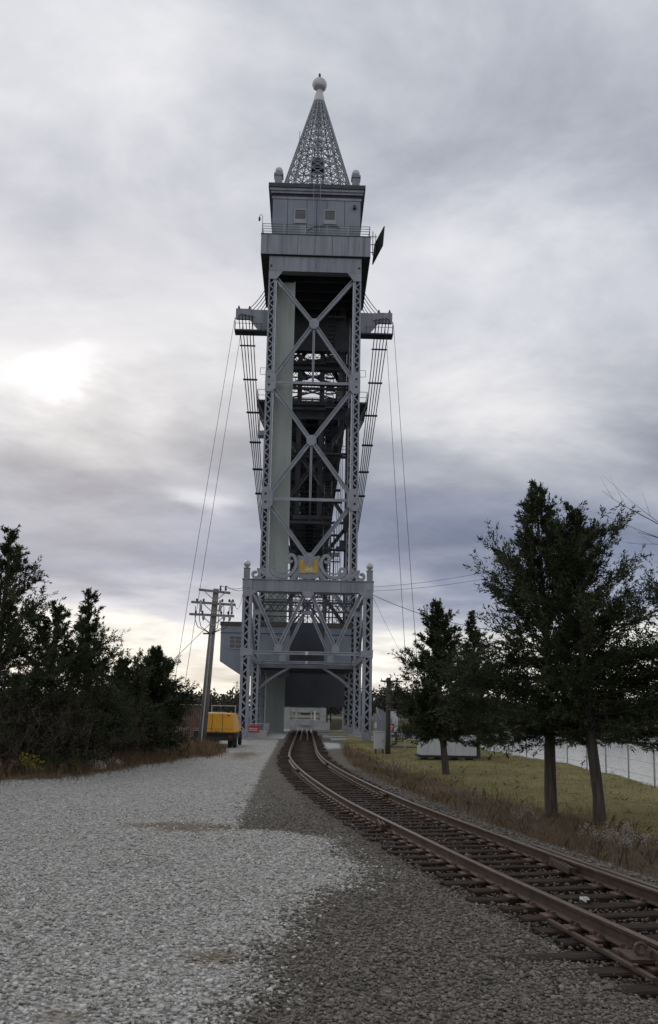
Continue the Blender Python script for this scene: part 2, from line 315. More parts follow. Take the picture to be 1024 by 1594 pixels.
lawn = gmix(gramp(gn(.28, 6, .65), .4, (0, 0, 0), .6, (1, 1, 1)), gramp(gn(3.5, 8, .7), .3, (.13, .12, .04), .7, (.21, .20, .07)), gramp(gn(3.5, 8, .7), .3, (.19, .15, .06), .7, (.32, .26, .12)))
c = gmix(masked('soil', 1.6, .8), c, soil); c = gmix(masked('lawn', 1.0, .9), c, lawn)
ls.new(c, b.inputs['Base Color'])
bp = ns.new('ShaderNodeBump'); bp.inputs['Strength'].default_value = .9; bp.inputs['Distance'].default_value = .03; ls.new(gm2('SUBTRACT', 1.0, gm2('MULTIPLY', vo.outputs['Distance'], 1.0)), bp.inputs['Height']); ls.new(bp.outputs[0], b.inputs['Normal'])
ground = np_mesh('ground', V, F, gm, attr=dict(light=lightmask(gx, gy), soil=np.maximum(soilL(gx, gy), soilR(gx, gy)), lawn=lawnm(gx, gy), dirt=dirt, track=trk, pale=paleb), kind='structure', smooth=True)
# far bank: big sheet beyond the canal
M['farland'] = pm('far_bank_turf', (.06, .058, .035), (.12, .105, .065), .15, .95)
V = []; F = []
fx = [-4000, -400, -120, -40, 40, 120, 400, 4000]; fy = [(224, -6), (229, 0), (260, .3), (420, 2.5), (1200, 4), (6000, 6)]
for y, z in fy:
    for x in fx: V.append((x, y, z))
for i in range(len(fy)-1):
    for j in range(len(fx)-1): a = i*len(fx)+j; F.append((a, a+1, a+1+len(fx), a+len(fx)))
np_mesh('far_bank_terrain', V, F, 'farland', kind='structure')
wm = bpy.data.materials.new('canal_water'); wm.use_nodes = True; t = wm.node_tree; b = t.nodes['Principled BSDF']; b.inputs['Base Color'].default_value = (.035, .045, .05, 1); b.inputs['Roughness'].default_value = .16; b.inputs['IOR'].default_value = 1.33
g = t.nodes.new('ShaderNodeNewGeometry'); mp = t.nodes.new('ShaderNodeMapping'); mp.inputs['Scale'].default_value = (.9, .5, 1); no = t.nodes.new('ShaderNodeTexNoise'); no.inputs['Scale'].default_value = 1.3; no.inputs['Detail'].default_value = 5
t.links.new(g.outputs['Position'], mp.inputs[0]); t.links.new(mp.outputs[0], no.inputs['Vector']); bp = t.nodes.new('ShaderNodeBump'); bp.inputs['Strength'].default_value = .35; bp.inputs['Distance'].default_value = .12; t.links.new(no.outputs[0], bp.inputs['Height']); t.links.new(bp.outputs[0], b.inputs['Normal'])
np_mesh('canal_water', [(-4000, -300, -2.4), (4000, -300, -2.4), (4000, 228, -2.4), (-4000, 228, -2.4)], [(0, 1, 2, 3)], wm, kind='structure')
# ------------------------------------------------------------------ lift bridge tower
YA, YB, YC, YD = 66.0, 79.0, 87.1, 98.0
TW = 4.5      # leg centre line, upper
tower = thing('lift_bridge_tower', 'tall grey steel lattice bridge tower rising over the track behind a scrolled portal', 'bridge tower', (0, 82, 0))
def column(cx, cy, z0, z1, wd, dp, parent, pitch=.55, fl=.13, name='lattice_column', mat='steel', sides=True):
    m = MB()
    for s in (-1, 1):
        xo = cx+s*(wd/2-fl/2)
        m.box(xo-fl/2, xo+fl/2, cy-dp/2, cy-dp/2+.035, z0, z1); m.box(xo-fl/2, xo+fl/2, cy+dp/2-.035, cy+dp/2, z0, z1)
        m.box(cx+s*wd/2-.02, cx+s*wd/2+.02, cy-dp/2+.035, cy+dp/2-.035, z0, z1)
    o = m.build(name, mat, parent)
    MB().box(cx-wd/2+.03, cx+wd/2-.03, cy+dp*.18, cy+dp*.18+.03, z0, z1).build('shaded_web_plate', 'darksteel', o)  # back plate coloured dark to paint shade into the lacing holes
    lc = MB(); n = max(2, int((z1-z0)/pitch)); st = (z1-z0)/n; x0 = cx-wd/2+fl*.6; x1 = cx+wd/2-fl*.6
    for yy in (cy-dp/2+.045,):
        for i in range(n):
            a, bq = (x0, x1) if i % 2 == 0 else (x1, x0)
            lc.beam((a, yy, z0+i*st), (bq, yy, z0+(i+1)*st), .02, .115, (0, 0, 1))
    for zz in (z0, z1-.6): lc.box(cx-wd/2+fl*.5, cx+wd/2-fl*.5, cy-dp/2-.004, cy-dp/2+.02, zz, zz+.6)
    lc.build('lacing', mat, o)
    return o
def plate(pts, y, th, parent, mat='steel', name='gusset_plate'):
    return flip_fix(MB().prism(pts, y-th/2, y+th/2).build(name, mat, parent))
def octo(cx, cz, rx, rz, k=.42): return [(cx-rx, cz-rz*k), (cx-rx*k, cz-rz), (cx+rx*k, cz-rz), (cx+rx, cz-rz*k), (cx+rx, cz+rz*k), (cx+rx*k, cz+rz), (cx-rx*k, cz+rz), (cx-rx, cz+rz*k)]
def channel(m, a, bq, wd, ht, y):    # a built up bracing bar seen in the XZ plane: two flanges and a recessed web
    a = Vector((a[0], y, a[1])); bq = Vector((bq[0], y, bq[1])); d = (bq-a).normalized(); n = Vector((-d.z, 0, d.x))
    for s in (-1, 1): m.beam(a+n*s*(wd/2-.045), bq+n*s*(wd/2-.045), ht, .09, n)
    m.beam(a+Vector((0, .03, 0)), bq+Vector((0, .03, 0)), ht*.35, wd-.18, n)
# portal frames A (front, with ornament) and B
for Yf in (YA, YB):
    for s in (-1, 1): column(s*4.56, Yf, .12, 11.9, .66, .8, tower, .46, .19)
    if Yf == YB:
        m = MB(); m.box(-4.94, 4.94, Yf-.15, Yf+.15, 11.8, 11.98); m.box(-4.94, 4.94, Yf-.15, Yf+.15, 11.0, 11.14)
        for i in range(14):
            xa = -4.2+i*.6; m.beam((xa, Yf, 11.1), (xa+.6, Yf, 11.85), .05, .07); m.beam((xa, Yf, 11.85), (xa+.6, Yf, 11.1), .05, .07)
        m.build('lattice_beam', 'darksteel', tower)
    else:
      m = MB(); m.box(-4.94, 4.94, Yf-.36, Yf-.31, 11.12, 11.92); m.box(-4.94, 4.94, Yf+.25, Yf+.30, 11.12, 11.92); m.box(-4.98, 4.98, Yf-.45, Yf+.40, 11.925, 11.99); m.box(-4.2, 4.2, Yf-.4, Yf+.34, 11.06, 11.115)
      m.build('portal_beam', 'plate', tower)
    for s in (-1, 1):
        plate([(s*4.9, 11.1), (s*4.9, 10.66), (s*4.22, 10.66), (s*4.15, 10.8), (s*3.72, 11.12), (s*4.9, 11.12)], Yf-.41, .05, tower)
        for (a, bq) in (((3.98, 10.98), (2.15, 6.85)), ((2.15, 6.85), (.22, 11.05))):
            m = MB(); channel(m, (s*a[0], a[1]), (s*bq[0], bq[1]), .27, .34, Yf); m.build('diagonal_brace', 'steel', tower)
        plate([(s*1.86, 6.48), (s*2.44, 6.48), (s*2.46, 6.85), (s*2.38, 7.12), (s*1.92, 7.12), (s*1.84, 6.85)], Yf-.22, .05, tower)
    plate([(-.42, 11.1), (-.42, 10.9), (-.3, 10.7), (.3, 10.7), (.42, 10.9), (.42, 11.1)], Yf-.39, .05, tower)
    m = MB(); m.box(-4.23, 4.23, Yf-.2, Yf-.12, 6.52, 6.60); m.box(-4.23, 4.23, Yf-.2, Yf-.12, 6.34, 6.42); m.box(-4.23, 4.23, Yf-.12, Yf+.16, 6.40, 6.54); m.build('portal_strut', 'steel', tower)
    MB().box(-.12, .12, Yf-.26, Yf-.2, 6.33, 6.6).build('splice_plate', 'pale', tower)
    for s in (-1, 1):
        plate([(s*4.95, 6.15), (s*4.05, 6.25), (s*4.05, 6.7), (s*4.95, 6.8)], Yf-.43, .04, tower)
    for s in (-1, 1):   # footing
        MB().box(s*4.56-.65, s*4.56+.65, Yf-.75, Yf+.75, -.6, .11).build('footing', 'concrete', tower)
# lower chord and knee braces of frame B
m = MB(); m.box(-4.2, 4.2, YB+.5, YB+1.0, 6.0, 6.25); m.box(-4.2, 4.2, YB+.6, YB+.9, 6.25, 6.32); m.build('lower_chord', 'steel', tower)
for s in (-1, 1):
    pts = [(4.2, 4.1), (3.7, 4.6), (3.0, 5.15), (2.2, 5.65), (1.5, 6.02)]
    m = MB()
    for a, bq in zip(pts, pts[1:]): m.beam((s*a[0], YB+.75, a[1]), (s*bq[0], YB+.75, bq[1]), .3, .2, (0, 0, 1))
    m.build('knee_brace', 'steel', tower)
# longitudinal members between the frames on both sides
for s in (-1, 1):
    for (ya, yb) in ((YA, YB), (YB, YC)):
        for z in (11.5, 6.45):
            m = MB(); m.box(s*4.56-.16, s*4.56+.16, ya+.42, yb-.47, z-.22, z+.22); m.build('side_strut', 'steel', tower)
        m = MB(); m.beam((s*4.56, ya+.4, 11.2), (s*4.56, yb-.4, 6.7), .2, .25); m.build('side_brace', 'steel', tower)
MB().box(-4.2, 4.2, YB+1.1, 88.2, 5.9, 6.0).build('light_blocking_deck', 'darksteel', tower)  # ceiling deck, added to keep skylight off the shaft foot
MB().box(-4.16, -4.10, YB+.6, YC-.6, .1, 5.85).build('added_shade_panel', 'plate', tower)  # added panel that darkens the left inside of the base
MB().tube([(-3.7, YB+1.5, .1), (-3.7, YB+1.5, 5.8)], .06, 6).build('drain_pipe', 'galv', tower)
# scaffold beams high between portal and tower, seen through the W bracing
for k, (yy, z) in enumerate(((82.3, 13.1), (84.2, 12.2), (86, 11.3))):
    m = MB(); m.box(-4.3, 4.3, yy, yy+.12, z, z+.09); m.box(-4.3, 4.3, yy, yy+.12, z-.62, z-.53)
    for i in range(16):
        x = -4.3+i*.5375; m.beam((x, yy+.06, z-.55), (x+.5375, yy+.06, z+.02) if i % 2 else (x+.5375, yy+.06, z-.55), .05, .05)
        m.beam((x, yy+.06, z+.02), (x+.5375, yy+.06, z-.55), .05, .05)
    m.build('cross_girder', 'darksteel', tower)
# upper legs
for s in (-1, 1):
    for Yl in (YC, YD):
        z = 0.12
        column(s*4.5, Yl, .12, 47.8, .70, .85, tower, .50, .15)
    MB().box(s*4.06-.06, s*4.06+.06, YC-.25, YC+.25, 12.0, 47.6).build('guide_rail', 'pale', tower)
    MB().box(s*4.04-.10, s*4.04+.10, YD-.3, YD+.3, 12.0, 47.6).build('guide_rail', 'darksteel', tower)
    for Yl in (YC, YD): MB().box(s*4.5-.8, s*4.5+.8, Yl-.9, Yl+.9, -.6, .115).build('footing', 'concrete', tower)
    # side face bracing
    zl = [11.2, 23.4, 35.7, 47.6]
    for za, zb in zip(zl, zl[1:]):
        for q in (0, 1):
            a = (s*4.5, YC+.42, za if q else zb); bq = (s*4.5, YD-.42, zb if q else za)
            m = MB(); m.beam(a, bq, .16, .34); m.build('side_brace', 'darksteel', tower)
        m = MB(); m.box(s*4.5-.1, s*4.5+.1, YC+.43, YD-.43, zb-.2, zb+.2); m.build('side_strut', 'darksteel', tower)
# X bracing, front and rear
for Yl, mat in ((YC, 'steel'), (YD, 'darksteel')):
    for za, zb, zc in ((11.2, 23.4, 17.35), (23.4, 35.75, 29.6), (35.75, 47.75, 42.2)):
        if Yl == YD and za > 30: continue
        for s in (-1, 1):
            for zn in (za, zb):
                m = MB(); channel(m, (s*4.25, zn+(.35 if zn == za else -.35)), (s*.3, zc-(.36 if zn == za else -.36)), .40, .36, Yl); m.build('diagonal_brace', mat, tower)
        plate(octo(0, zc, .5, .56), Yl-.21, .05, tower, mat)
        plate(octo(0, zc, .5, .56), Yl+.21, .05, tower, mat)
        if za > 15:
            m = MB(); channel(m, (0, zc-.5), (0, za+.14), .24, .2, Yl); m.build('hanger', mat, tower)
    for zn in (23.4, 35.75):
        m = MB(); m.box(-4.2, 4.2, Yl-.18, Yl-.1, zn-.15, zn+.15); m.box(-4.2, 4.2, Yl-.1, Yl+.16, zn-.04, zn+.04); m.build('horizontal_strut', mat, tower)
        for s in (-1, 1):
            pl = plate([(s*4.9, zn-1.15), (s*4.15, zn-1.15), (s*3.78, zn-.7), (s*3.78, zn+.7), (s*4.15, zn+1.15), (s*4.9, zn+1.15)], Yl-.46, .05, tower, mat)
            for q in (-.42, .42): MB().tube([(s*4.5, Yl-.505, zn+q), (s*4.5, Yl-.48, zn+q)], .13, 8).build('rivet_hole', 'black', pl)
for s in (-1, 1): plate([(s*4.86, 47.8), (s*4.86, 46.9), (s*4.05, 46.9), (s*3.4, 47.78)], YC-.46, .05, tower)
MB().box(-2.0, 2.6, YD+.8, YD+1.2, 24.0, 24.45).build('cross_girder', 'darksteel', tower)
# top girders
for i in range(6):
    x0 = -4.86+i*1.62; MB().box(x0+.012, x0+1.608, YC-.50, YC-.42, 47.8, 49.35).build('girder_panel', 'plate', tower)
for s in (-1, 1): MB().tube([(s*4.62, YC-.53, 48.35), (s*4.62, YC-.49, 48.35)], .12, 8).build('drain_hole', 'black', tower)
MB().box(-4.85, 4.85, YC-.42, YC+.4, 47.81, 49.5).build('front_girder', 'plate', tower)
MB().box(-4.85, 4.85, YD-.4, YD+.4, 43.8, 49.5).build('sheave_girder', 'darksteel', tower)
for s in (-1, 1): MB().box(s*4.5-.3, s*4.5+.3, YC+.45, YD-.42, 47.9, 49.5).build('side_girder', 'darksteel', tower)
for yy in (89.6, 91.8, 94, 96): MB().box(-4.2, 4.2, yy-.15, yy+.15, 48.2, 49.5).build('floor_beam', 'darksteel', tower)
# platform with fascia panels and railing
PY0, PY1, PX = 86.35, 98.9, 5.75
MB().box(-PX+.04, PX-.04, PY0+.04, PY1-.04, 49.52, 51.7).build('platform', 'darksteel', tower)
edges = [-PX, -5.1, -3.55, -1.9, -.1, 1.75, 3.4, 5.05, PX]
for a, bq in zip(edges, edges[1:]): MB().box(a+.008, bq-.008, PY0, PY0+.035, 49.55, 51.74).build('fascia_panel', 'plate', tower)
m = MB()
for x in edges[1:-1]: m.box(x-.022, x+.022, PY0-.012, PY0-.001, 49.6, 51.68)
m.build('seam_strip', 'darksteel', tower)
for s in (-1, 1):
    for i in range(6):
        y0 = PY0+.04+i*2.09; MB().box(s*PX-.02, s*PX+.02, y0+.01, y0+2.08, 49.55, 51.74).build('fascia_panel', 'plate', tower)
MB().box(-PX-.05, PX+.05, PY0-.05, PY1+.05, 51.75, 51.83).build('platform_edge', 'darksteel', tower)
for i in range(6):
    x = -PX+.1+i*(2*PX-.2)/5; MB().box(x-.05, x+.05, PY0, PY0+.08, 51.83, 52.95).build('railing_post', 'steel', tower)
for s in (-1, 1):
    for i in range(1, 5): y = PY0+i*2.5; MB().box(s*(PX-.08)-.04, s*(PX-.08)+.04, y, y+.08, 51.83, 52.95).build('railing_post', 'steel', tower)
for z in (52.1, 52.38, 52.66, 52.93):
    m = MB(); m.tube([(-PX+.08, PY1, z), (-PX+.08, PY0+.04, z), (PX-.08, PY0+.04, z), (PX-.08, PY1, z)], .035, 6); m.build('guard_rail', 'darksteel', tower)
# outrigger brackets
for s in (-1, 1):
    plate([(s*4.88, 42.3), (s*4.88, 44.62), (s*8.35, 44.62), (s*8.35, 43.55), (s*6.9, 43.55), (s*5.9, 42.3)], YC+2.2, .35, tower, 'plate', 'outrigger_bracket')
    MB().box(min(s*6.7, s*8.38), max(s*6.7, s*8.38), YC+1.95, YC+2.02, 43.5, 44.66).build('bracket_plate', 'plate', tower)
    MB().box(min(s*4.85, s*8.45), max(s*4.85, s*8.45), YC+1.6, YC+2.9, 42.05, 42.2).build('catwalk', 'darksteel', tower)
    m = MB(); m.tube([(s*5.4, YC+1.7, 42.9), (s*8.4, YC+1.7, 42.9)], .03, 5)
    for x in (5.6, 6.6, 7.6, 8.38): m.tube([(s*x, YC+1.7, 42.2), (s*x, YC+1.7, 42.92)], .03, 5)
    m.tube([(s*8.42, YC+1.7, 42.1), (s*8.42, YC+1.7, 43.5)], .05, 5)
    m.build('catwalk_railing', 'darksteel', tower)
    for x in (8.1, 6.95): MB().lathe(s*x, YC+2.2, [(.14, 44.62), (.14, 44.8), (.05, 45.1)], 8).build('saddle_pin', 'darksteel', tower)
    # service balcony beside the middle node and small side platforms
    m = MB(); m.box(min(s*4.9, s*5.75), max(s*4.9, s*5.75), YC+.6, YC+6, 33.9, 34.1); m.build('service_balcony', 'darksteel', tower)
    for yy in (YC+.62, YC+2.4, YC+4.2, YC+6): MB().beam((s*5.7, yy, 33.95), (s*4.9, yy, 32.2), .12, .14).build('balcony_bracket', 'darksteel', tower)
    m = MB()
    for z in (34.6, 35.2): m.tube([(s*4.95, YC+.62, z), (s*5.72, YC+.62, z), (s*5.72, YC+6, z)], .03, 5)
    for yy in (YC+.62, YC+3, YC+6): m.tube([(s*5.72, yy, 34.1), (s*5.72, yy, 35.22)], .03, 5)
    m.build('balcony_railing', 'darksteel', tower)
    m = MB(); m.tube([(s*4.9, YC, 36.6), (s*5.45, YC, 36.6), (s*5.45, YC, 37.3), (s*4.9, YC, 37.3)], .03, 5); m.build('ladder_hoop', 'darksteel', tower)
m = MB(); m.box(-5.6, -4.95, YC+1, YC+2.2, 30.4, 30.9); m.box(-5.5, -5.4, YC+1.1, YC+1.2, 30.9, 32.4); m.build('junction_box', 'steel', tower)
m = MB(); m.box(3.0, 4.1, YD-1.2, YD-.2, 20.1, 20.5); m.box(3.4, 4.0, YD-1., YD-.4, 20.5, 21.2); m.tube([(3.0, YD-1.1, 21.2), (4.1, YD-1.1, 21.2)], .04); m.build('service_platform', 'darksteel', tower)
for x in (2.35, 2.75): MB().tube([(x, YD-2, 1), (x, YD-2, 23.2)], .09, 6).build('conduit', 'darksteel', tower)
m = MB()
for x in (1.5, 1.95): m.tube([(x, YC+1, 12), (x, YC+1, 19.5)], .03, 5)
for i in range(18): m.tube([(1.5, YC+1, 12.3+i*.4), (1.95, YC+1, 12.3+i*.4)], .02, 4)
m.build('ladder', 'darksteel', tower)
zs_ = 14.0; k = 0
while zs_ < 43:
    y_a, y_b = (YD-5.6, YD-1.4) if k % 2 == 0 else (YD-1.4, YD-5.6)
    st = MB()
    for x in (1.55, 2.35): st.beam((x, y_a, zs_), (x, y_b, zs_+2.6), .06, .22)
    for i in range(9): q = (i+.5)/9; yy_ = y_a+(y_b-y_a)*q; st.box(1.58, 2.32, yy_-.13, yy_+.13, zs_+2.6*q, zs_+2.6*q+.04)
    for x in (1.55, 2.35): st.tube([(x, y_a, zs_+1), (x, y_b, zs_+3.6)], .03, 4)
    st.build('stair_flight', 'darksteel', tower)
    MB().box(1.4, 3.4, min(y_b, y_b+(.9 if y_b > y_a else -.9)), max(y_b, y_b+(.9 if y_b > y_a else -.9)), zs_+2.55, zs_+2.65).build('stair_landing', 'darksteel', tower)
    zs_ += 2.6; k += 1
for zz in (31.2, 36.9, 39.4, 41.8):
    MB().box(-4.1, 4.1, YD+.45, YD+.7, zz, zz+.28).build('cross_girder', 'darksteel', tower)
    m = MB(); m.tube([(-4.1, YD-.6, zz+1.1), (4.1, YD-.6, zz+1.1)], .03, 4); m.tube([(-4.1, YD-.6, zz+.7), (4.1, YD-.6, zz+.7)], .03, 4)
    for i in range(9): m.tube([(-4+i, YD-.6, zz+.1), (-4+i, YD-.6, zz+1.1)], .03, 4)
    m.build('gallery_railing', 'darksteel', tower)
    MB().box(-4.1, 4.1, YD-1.3, YD-.5, zz+.02, zz+.1).build('gallery', 'darksteel', tower)
for x in (-1.5, 1.1): MB().box(x-.28, x+.28, YD+.75, YD+1.2, 24.5, 43.8).build('counterweight_guide', 'darksteel', tower)
# ornament on the portal: posts with balls, scrolls and the shield
for s in (-1, 1):
    po = MB().box(s*4.66-.22, s*4.66+.22, YA-.3, YA+.14, 11.99, 12.78).build('ornament_post', 'plate', tower)
    MB().box(s*4.66-.25, s*4.66+.25, YA-.33, YA+.17, 12.78, 12.84).build('post_cap', 'plate', po)
    m = MB(); zc = 13.16; rr = .27
    m.lathe(s*4.66, YA-.08, [(.1, 12.84), (.1, 12.91)]+[(rr*math.cos(a), zc+rr*math.sin(a)) for a in [R(-65+i*15.5) for i in range(11)]], 16)
    m.build('ball_finial', 'pale', po, True)
def scroll_strip(pts, wd, name, parent, y0=YA-.27, y1=YA+.02):
    m = MB(); k = len(pts); Ls = []; Rs = []
    for i, p in enumerate(pts):
        a = pts[max(i-1, 0)]; bq = pts[min(i+1, k-1)]; dx, dz = bq[0]-a[0], bq[1]-a[1]; ln = math.hypot(dx, dz) or 1; ww = wd[i] if isinstance(wd, list) else wd
        Ls.append((p[0]-dz/ln*ww/2, p[1]+dx/ln*ww/2)); Rs.append((p[0]+dz/ln*ww/2, p[1]-dx/ln*ww/2))
    vs = []
    for a, bq in zip(Ls, Rs): vs += [(a[0], y0, a[1]), (bq[0], y0, bq[1]), (bq[0], y1, bq[1]), (a[0], y1, a[1])]
    fs = []
    for i in range(k-1):
        o = i*4
        for j in range(4): fs.append((o+j, o+(j+1) % 4, o+4+(j+1) % 4, o+4+j))
    fs += [(3, 2, 1, 0), (4*k-4, 4*k-3, 4*k-2, 4*k-1)]
    m.add(vs, fs); return flip_fix(m.build(name, 'steel', parent))
def spiral(cx, cz, r0, r1, a0, a1, n=26): return [(cx+(r0+(r1-r0)*i/(n-1))*math.cos(R(a0+(a1-a0)*i/(n-1))), cz+(r0+(r1-r0)*i/(n-1))*math.sin(R(a0+(a1-a0)*i/(n-1)))) for i in range(n)]
def mir(p, s): return [(s*x, 12.02+(z-12.0)*1.08) for x, z in p]
for s in (-1, 1):
    # outer small volute by the post, running into the long wave
    v1 = spiral(4.02, 12.33, .10, .36, 500, 110, 30)
    wave = v1+[(3.62, 12.60), (3.35, 12.36), (3.08, 12.20), (2.8, 12.12), (2.45, 12.06)]
    scroll_strip(mir(wave, s), .21, 'scroll', tower)
    # middle volute
    v2 = spiral(2.62, 12.60, .08, .30, -160, 190, 26)
    tail = v2+[(2.34, 12.42), (2.42, 12.26), (2.62, 12.2), (2.9, 12.28), (3.1, 12.45), (3.3, 12.68), (3.5, 12.72)]
    scroll_strip(mir(tail, s), .20, 'scroll', tower, YA-.24, YA+.0)
    # large inner scroll hugging the shield
    v3 = spiral(1.36, 13.40, .07, .34, -150, 95, 24)
    big = v3+[(1.18, 13.70), (1.0, 13.5), (.93, 13.22), (.99, 12.9), (1.14, 12.6), (1.38, 12.36), (1.7, 12.2), (2.05, 12.16), (2.4, 12.24), (2.72, 12.42)]
    scroll_strip(mir(big, s), .24, 'scroll', tower, YA-.30, YA+.03)
    scroll_strip(mir([(.80, 12.60), (.95, 12.38), (1.15, 12.18), (1.35, 12.0)], s), .15, 'scroll', tower, YA-.22, YA+.0)
    scroll_strip(mir([(1.42, 12.72), (1.62, 12.52), (1.92, 12.42), (2.2, 12.5)], s), .09, 'scroll', tower, YA-.20, YA-.02)
sh = plate([(-.86, 13.86), (-.4, 13.80), (0, 13.83), (.4, 13.80), (.86, 13.86), (.81, 13.55), (.83, 12.35), (.66, 12.12), (.1, 12.06), (0, 11.995), (-.1, 12.06), (-.66, 12.12), (-.83, 12.35), (-.81, 13.55)], YA-.30, .12, tower, 'plate', 'shield')
cz0 = 12.48; cy = YA-.385
castle = [(-.68, cz0), (.68, cz0), (.68, cz0+1.04), (.58, cz0+1.04), (.58, cz0+.98), (.50, cz0+.98), (.50, cz0+1.04), (.38, cz0+1.04), (.38, cz0+.56), (.30, cz0+.56), (.30, cz0+.62), (.16, cz0+.62), (.16, cz0+.56), (-.16, cz0+.56), (-.16, cz0+.62), (-.30, cz0+.62), (-.30, cz0+.56), (-.38, cz0+.56), (-.38, cz0+1.04), (-.50, cz0+1.04), (-.50, cz0+.98), (-.58, cz0+.98), (-.58, cz0+1.04), (-.68, cz0+1.04)]
em = plate(castle, cy, .05, sh, 'gold', 'castle_emblem'); em['label'] = 'gold castle emblem with two towers'
flip_fix(MB().prism([(-.3, cz0+.04), (.3, cz0+.04), (.3, cz0+.44), (.1, cz0+.5), (-.1, cz0+.5), (-.3, cz0+.44)], cy-.045, cy-.026).build('worn_gold_leaf', 'flake', sh))
MB().box(-.62, .62, cy-.045, cy-.026, cz0+.03, cz0+.1).build('worn_gold_leaf', 'flake', sh)
# far tower: the same tower turned round on the opposite bank
# ------------------------------------------------------------------ counterweight
def counterweight(label):
    t = thing('counterweight', label, 'counterweight', (0, 93, 2.6))
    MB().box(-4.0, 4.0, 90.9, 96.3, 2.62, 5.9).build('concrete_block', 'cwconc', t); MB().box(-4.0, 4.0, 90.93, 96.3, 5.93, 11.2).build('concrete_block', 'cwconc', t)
    for x in (-3.2, 3.2):
        for k in range(4): MB().tube([(x+(k-1.5)*.18, 93.5, 11.2), (x+(k-1.5)*.18, 93.5, 49)], .03, 5).build('suspension_rope', 'wire', t)
    return t
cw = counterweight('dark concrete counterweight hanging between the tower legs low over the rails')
ft = copy_tree(tower); ft.location = (0, 241, 0); ft.rotation_euler = (0, 0, math.pi); ft['label'] = 'distant matching lattice tower on the far bank seen under the counterweight'
fc = copy_tree(cw); fc.location = (0, 230, 2.6); fc.rotation_euler = (0, 0, math.pi); fc['label'] = 'small pale beam of a distant counterweight between the far tower legs'
for o in (tower, ft): o['group'] = 'towers of the lift bridge'
for o in (cw, fc): o['group'] = 'counterweights of the lift bridge'
for (Y0, Y1, lab) in ((85.5, 100.9, 'pier'), (221.7, 240, 'far pier')):
    o = MB().box(-6.2, 6.2, Y0, Y1, -5, -.12).build('bridge_pier', 'concrete'); tag(o, 'concrete bridge pier under the near tower at the canal edge' if Y0 < 100 else 'pale concrete pier under the distant tower across the canal', 'pier', 'bridge piers')
for s in (-1, 1):
    o = MB().box(s*4.5-.75, s*4.5+.75, 222.3, 225.5, -1.6, 2.95).build('leg_casing', 'concrete'); tag(o, 'pale block around the '+('left' if s < 0 else 'right')+' foot of the distant tower', 'footing', 'pale casings at the far tower')
o = MB().box(-3.7, 3.7, 222.4, 223.4, 1.75, 2.95).build('portal_lintel', 'concrete'); tag(o, 'pale lintel joining the two casings at the distant tower', 'lintel')
fr_ = thing('far_railing', 'tiny dark railing posts between the pale casings of the distant tower', 'railing', (0, 222, 0))
for x in (-2.3, 1.5): MB().box(x-.08, x+.08, 221.9, 222.1, -.1, 1.75).build('post', 'pale', fr_)
MB().box(2.2, 2.55, 221.8, 222.1, -.1, 2.2).build('post', 'signwhite', fr_)
MB().box(-3.4, 3.4, 221.95, 222.05, .0, .15).build('rail', 'pale', fr_)
o = MB().box(-1.3, 1.3, 221.2, 221.6, -1.4, .1).build('span_seat', 'concrete')
tag(o, 'low pale bearing wall between the feet of the distant tower', 'bearing wall')
# ------------------------------------------------------------------ elevator shaft
el = thing('elevator_shaft', 'pale green corrugated elevator shaft running up inside the left tower leg', 'elevator shaft', (-3.2, 89.5, 0))
for k in range(12):
    z0 = .1+k*3.95; m = MB(); n = 15; pts = []
    for i in range(n+1):
        x = -4.02+i*(1.86/n); pts.append((x, 88.5)); pts.append((x+.05, 88.5)); pts.append((x+.062, 88.46)); pts.append((x+.112, 88.46)) 
    pts = [p for p in pts if p[0] <= -2.16]; vs = []; fs = []
    for x, y in pts: vs += [(x, y, z0), (x, y, z0+3.94)]
    for i in range(len(pts)-1): fs.append((2*i, 2*i+2, 2*i+3, 2*i+1))
    m.add(vs, fs); m.box(-4.02, -2.14, 88.55, 90.4, z0, z0+3.93); m.build('wall_panel', 'corr', el)
MB().box(-2.17, -2.09, 88.44, 88.54, .1, 47.6).build('corner_trim', 'corr', el)
# ------------------------------------------------------------------ machinery house on top
HX, HY0, HY1 = 4.72, 87.3, 97.6
mh = thing('machinery_house', 'grey sheet metal machinery house with two windows on top of the tower', 'machinery house', (0, 92.4, 51.75))
MB().box(-HX, HX, HY0+.04, HY1, 51.84, 57.1).build('wall', 'darksteel', mh)
pe = [-4.72, -3.1, -1.05, 0.02, 1.1, 3.0, 4.72]
for a, bq in zip(pe, pe[1:]): MB().box(a+.03, bq-.03, HY0, HY0+.035, 51.85, 56.35).build('wall_panel', 'house', mh)
MB().box(-HX-.06, HX+.06, HY0-.06, HY1+.06, 56.36, 56.62).build('cornice_moulding', 'plate', mh)
MB().box(-HX-.2, HX+.2, HY0-.2, HY1+.2, 56.95, 57.2).build('cornice_moulding', 'plate', mh)
MB().box(-HX-.33, HX+.33, HY0-.33, HY1+.33, 57.2, 57.5).build('cornice_moulding', 'plate', mh)
MB().box(-HX-.46, HX+.46, HY0-.46, HY1+.46, 57.5, 57.95).build('cornice_moulding', 'darksteel', mh)
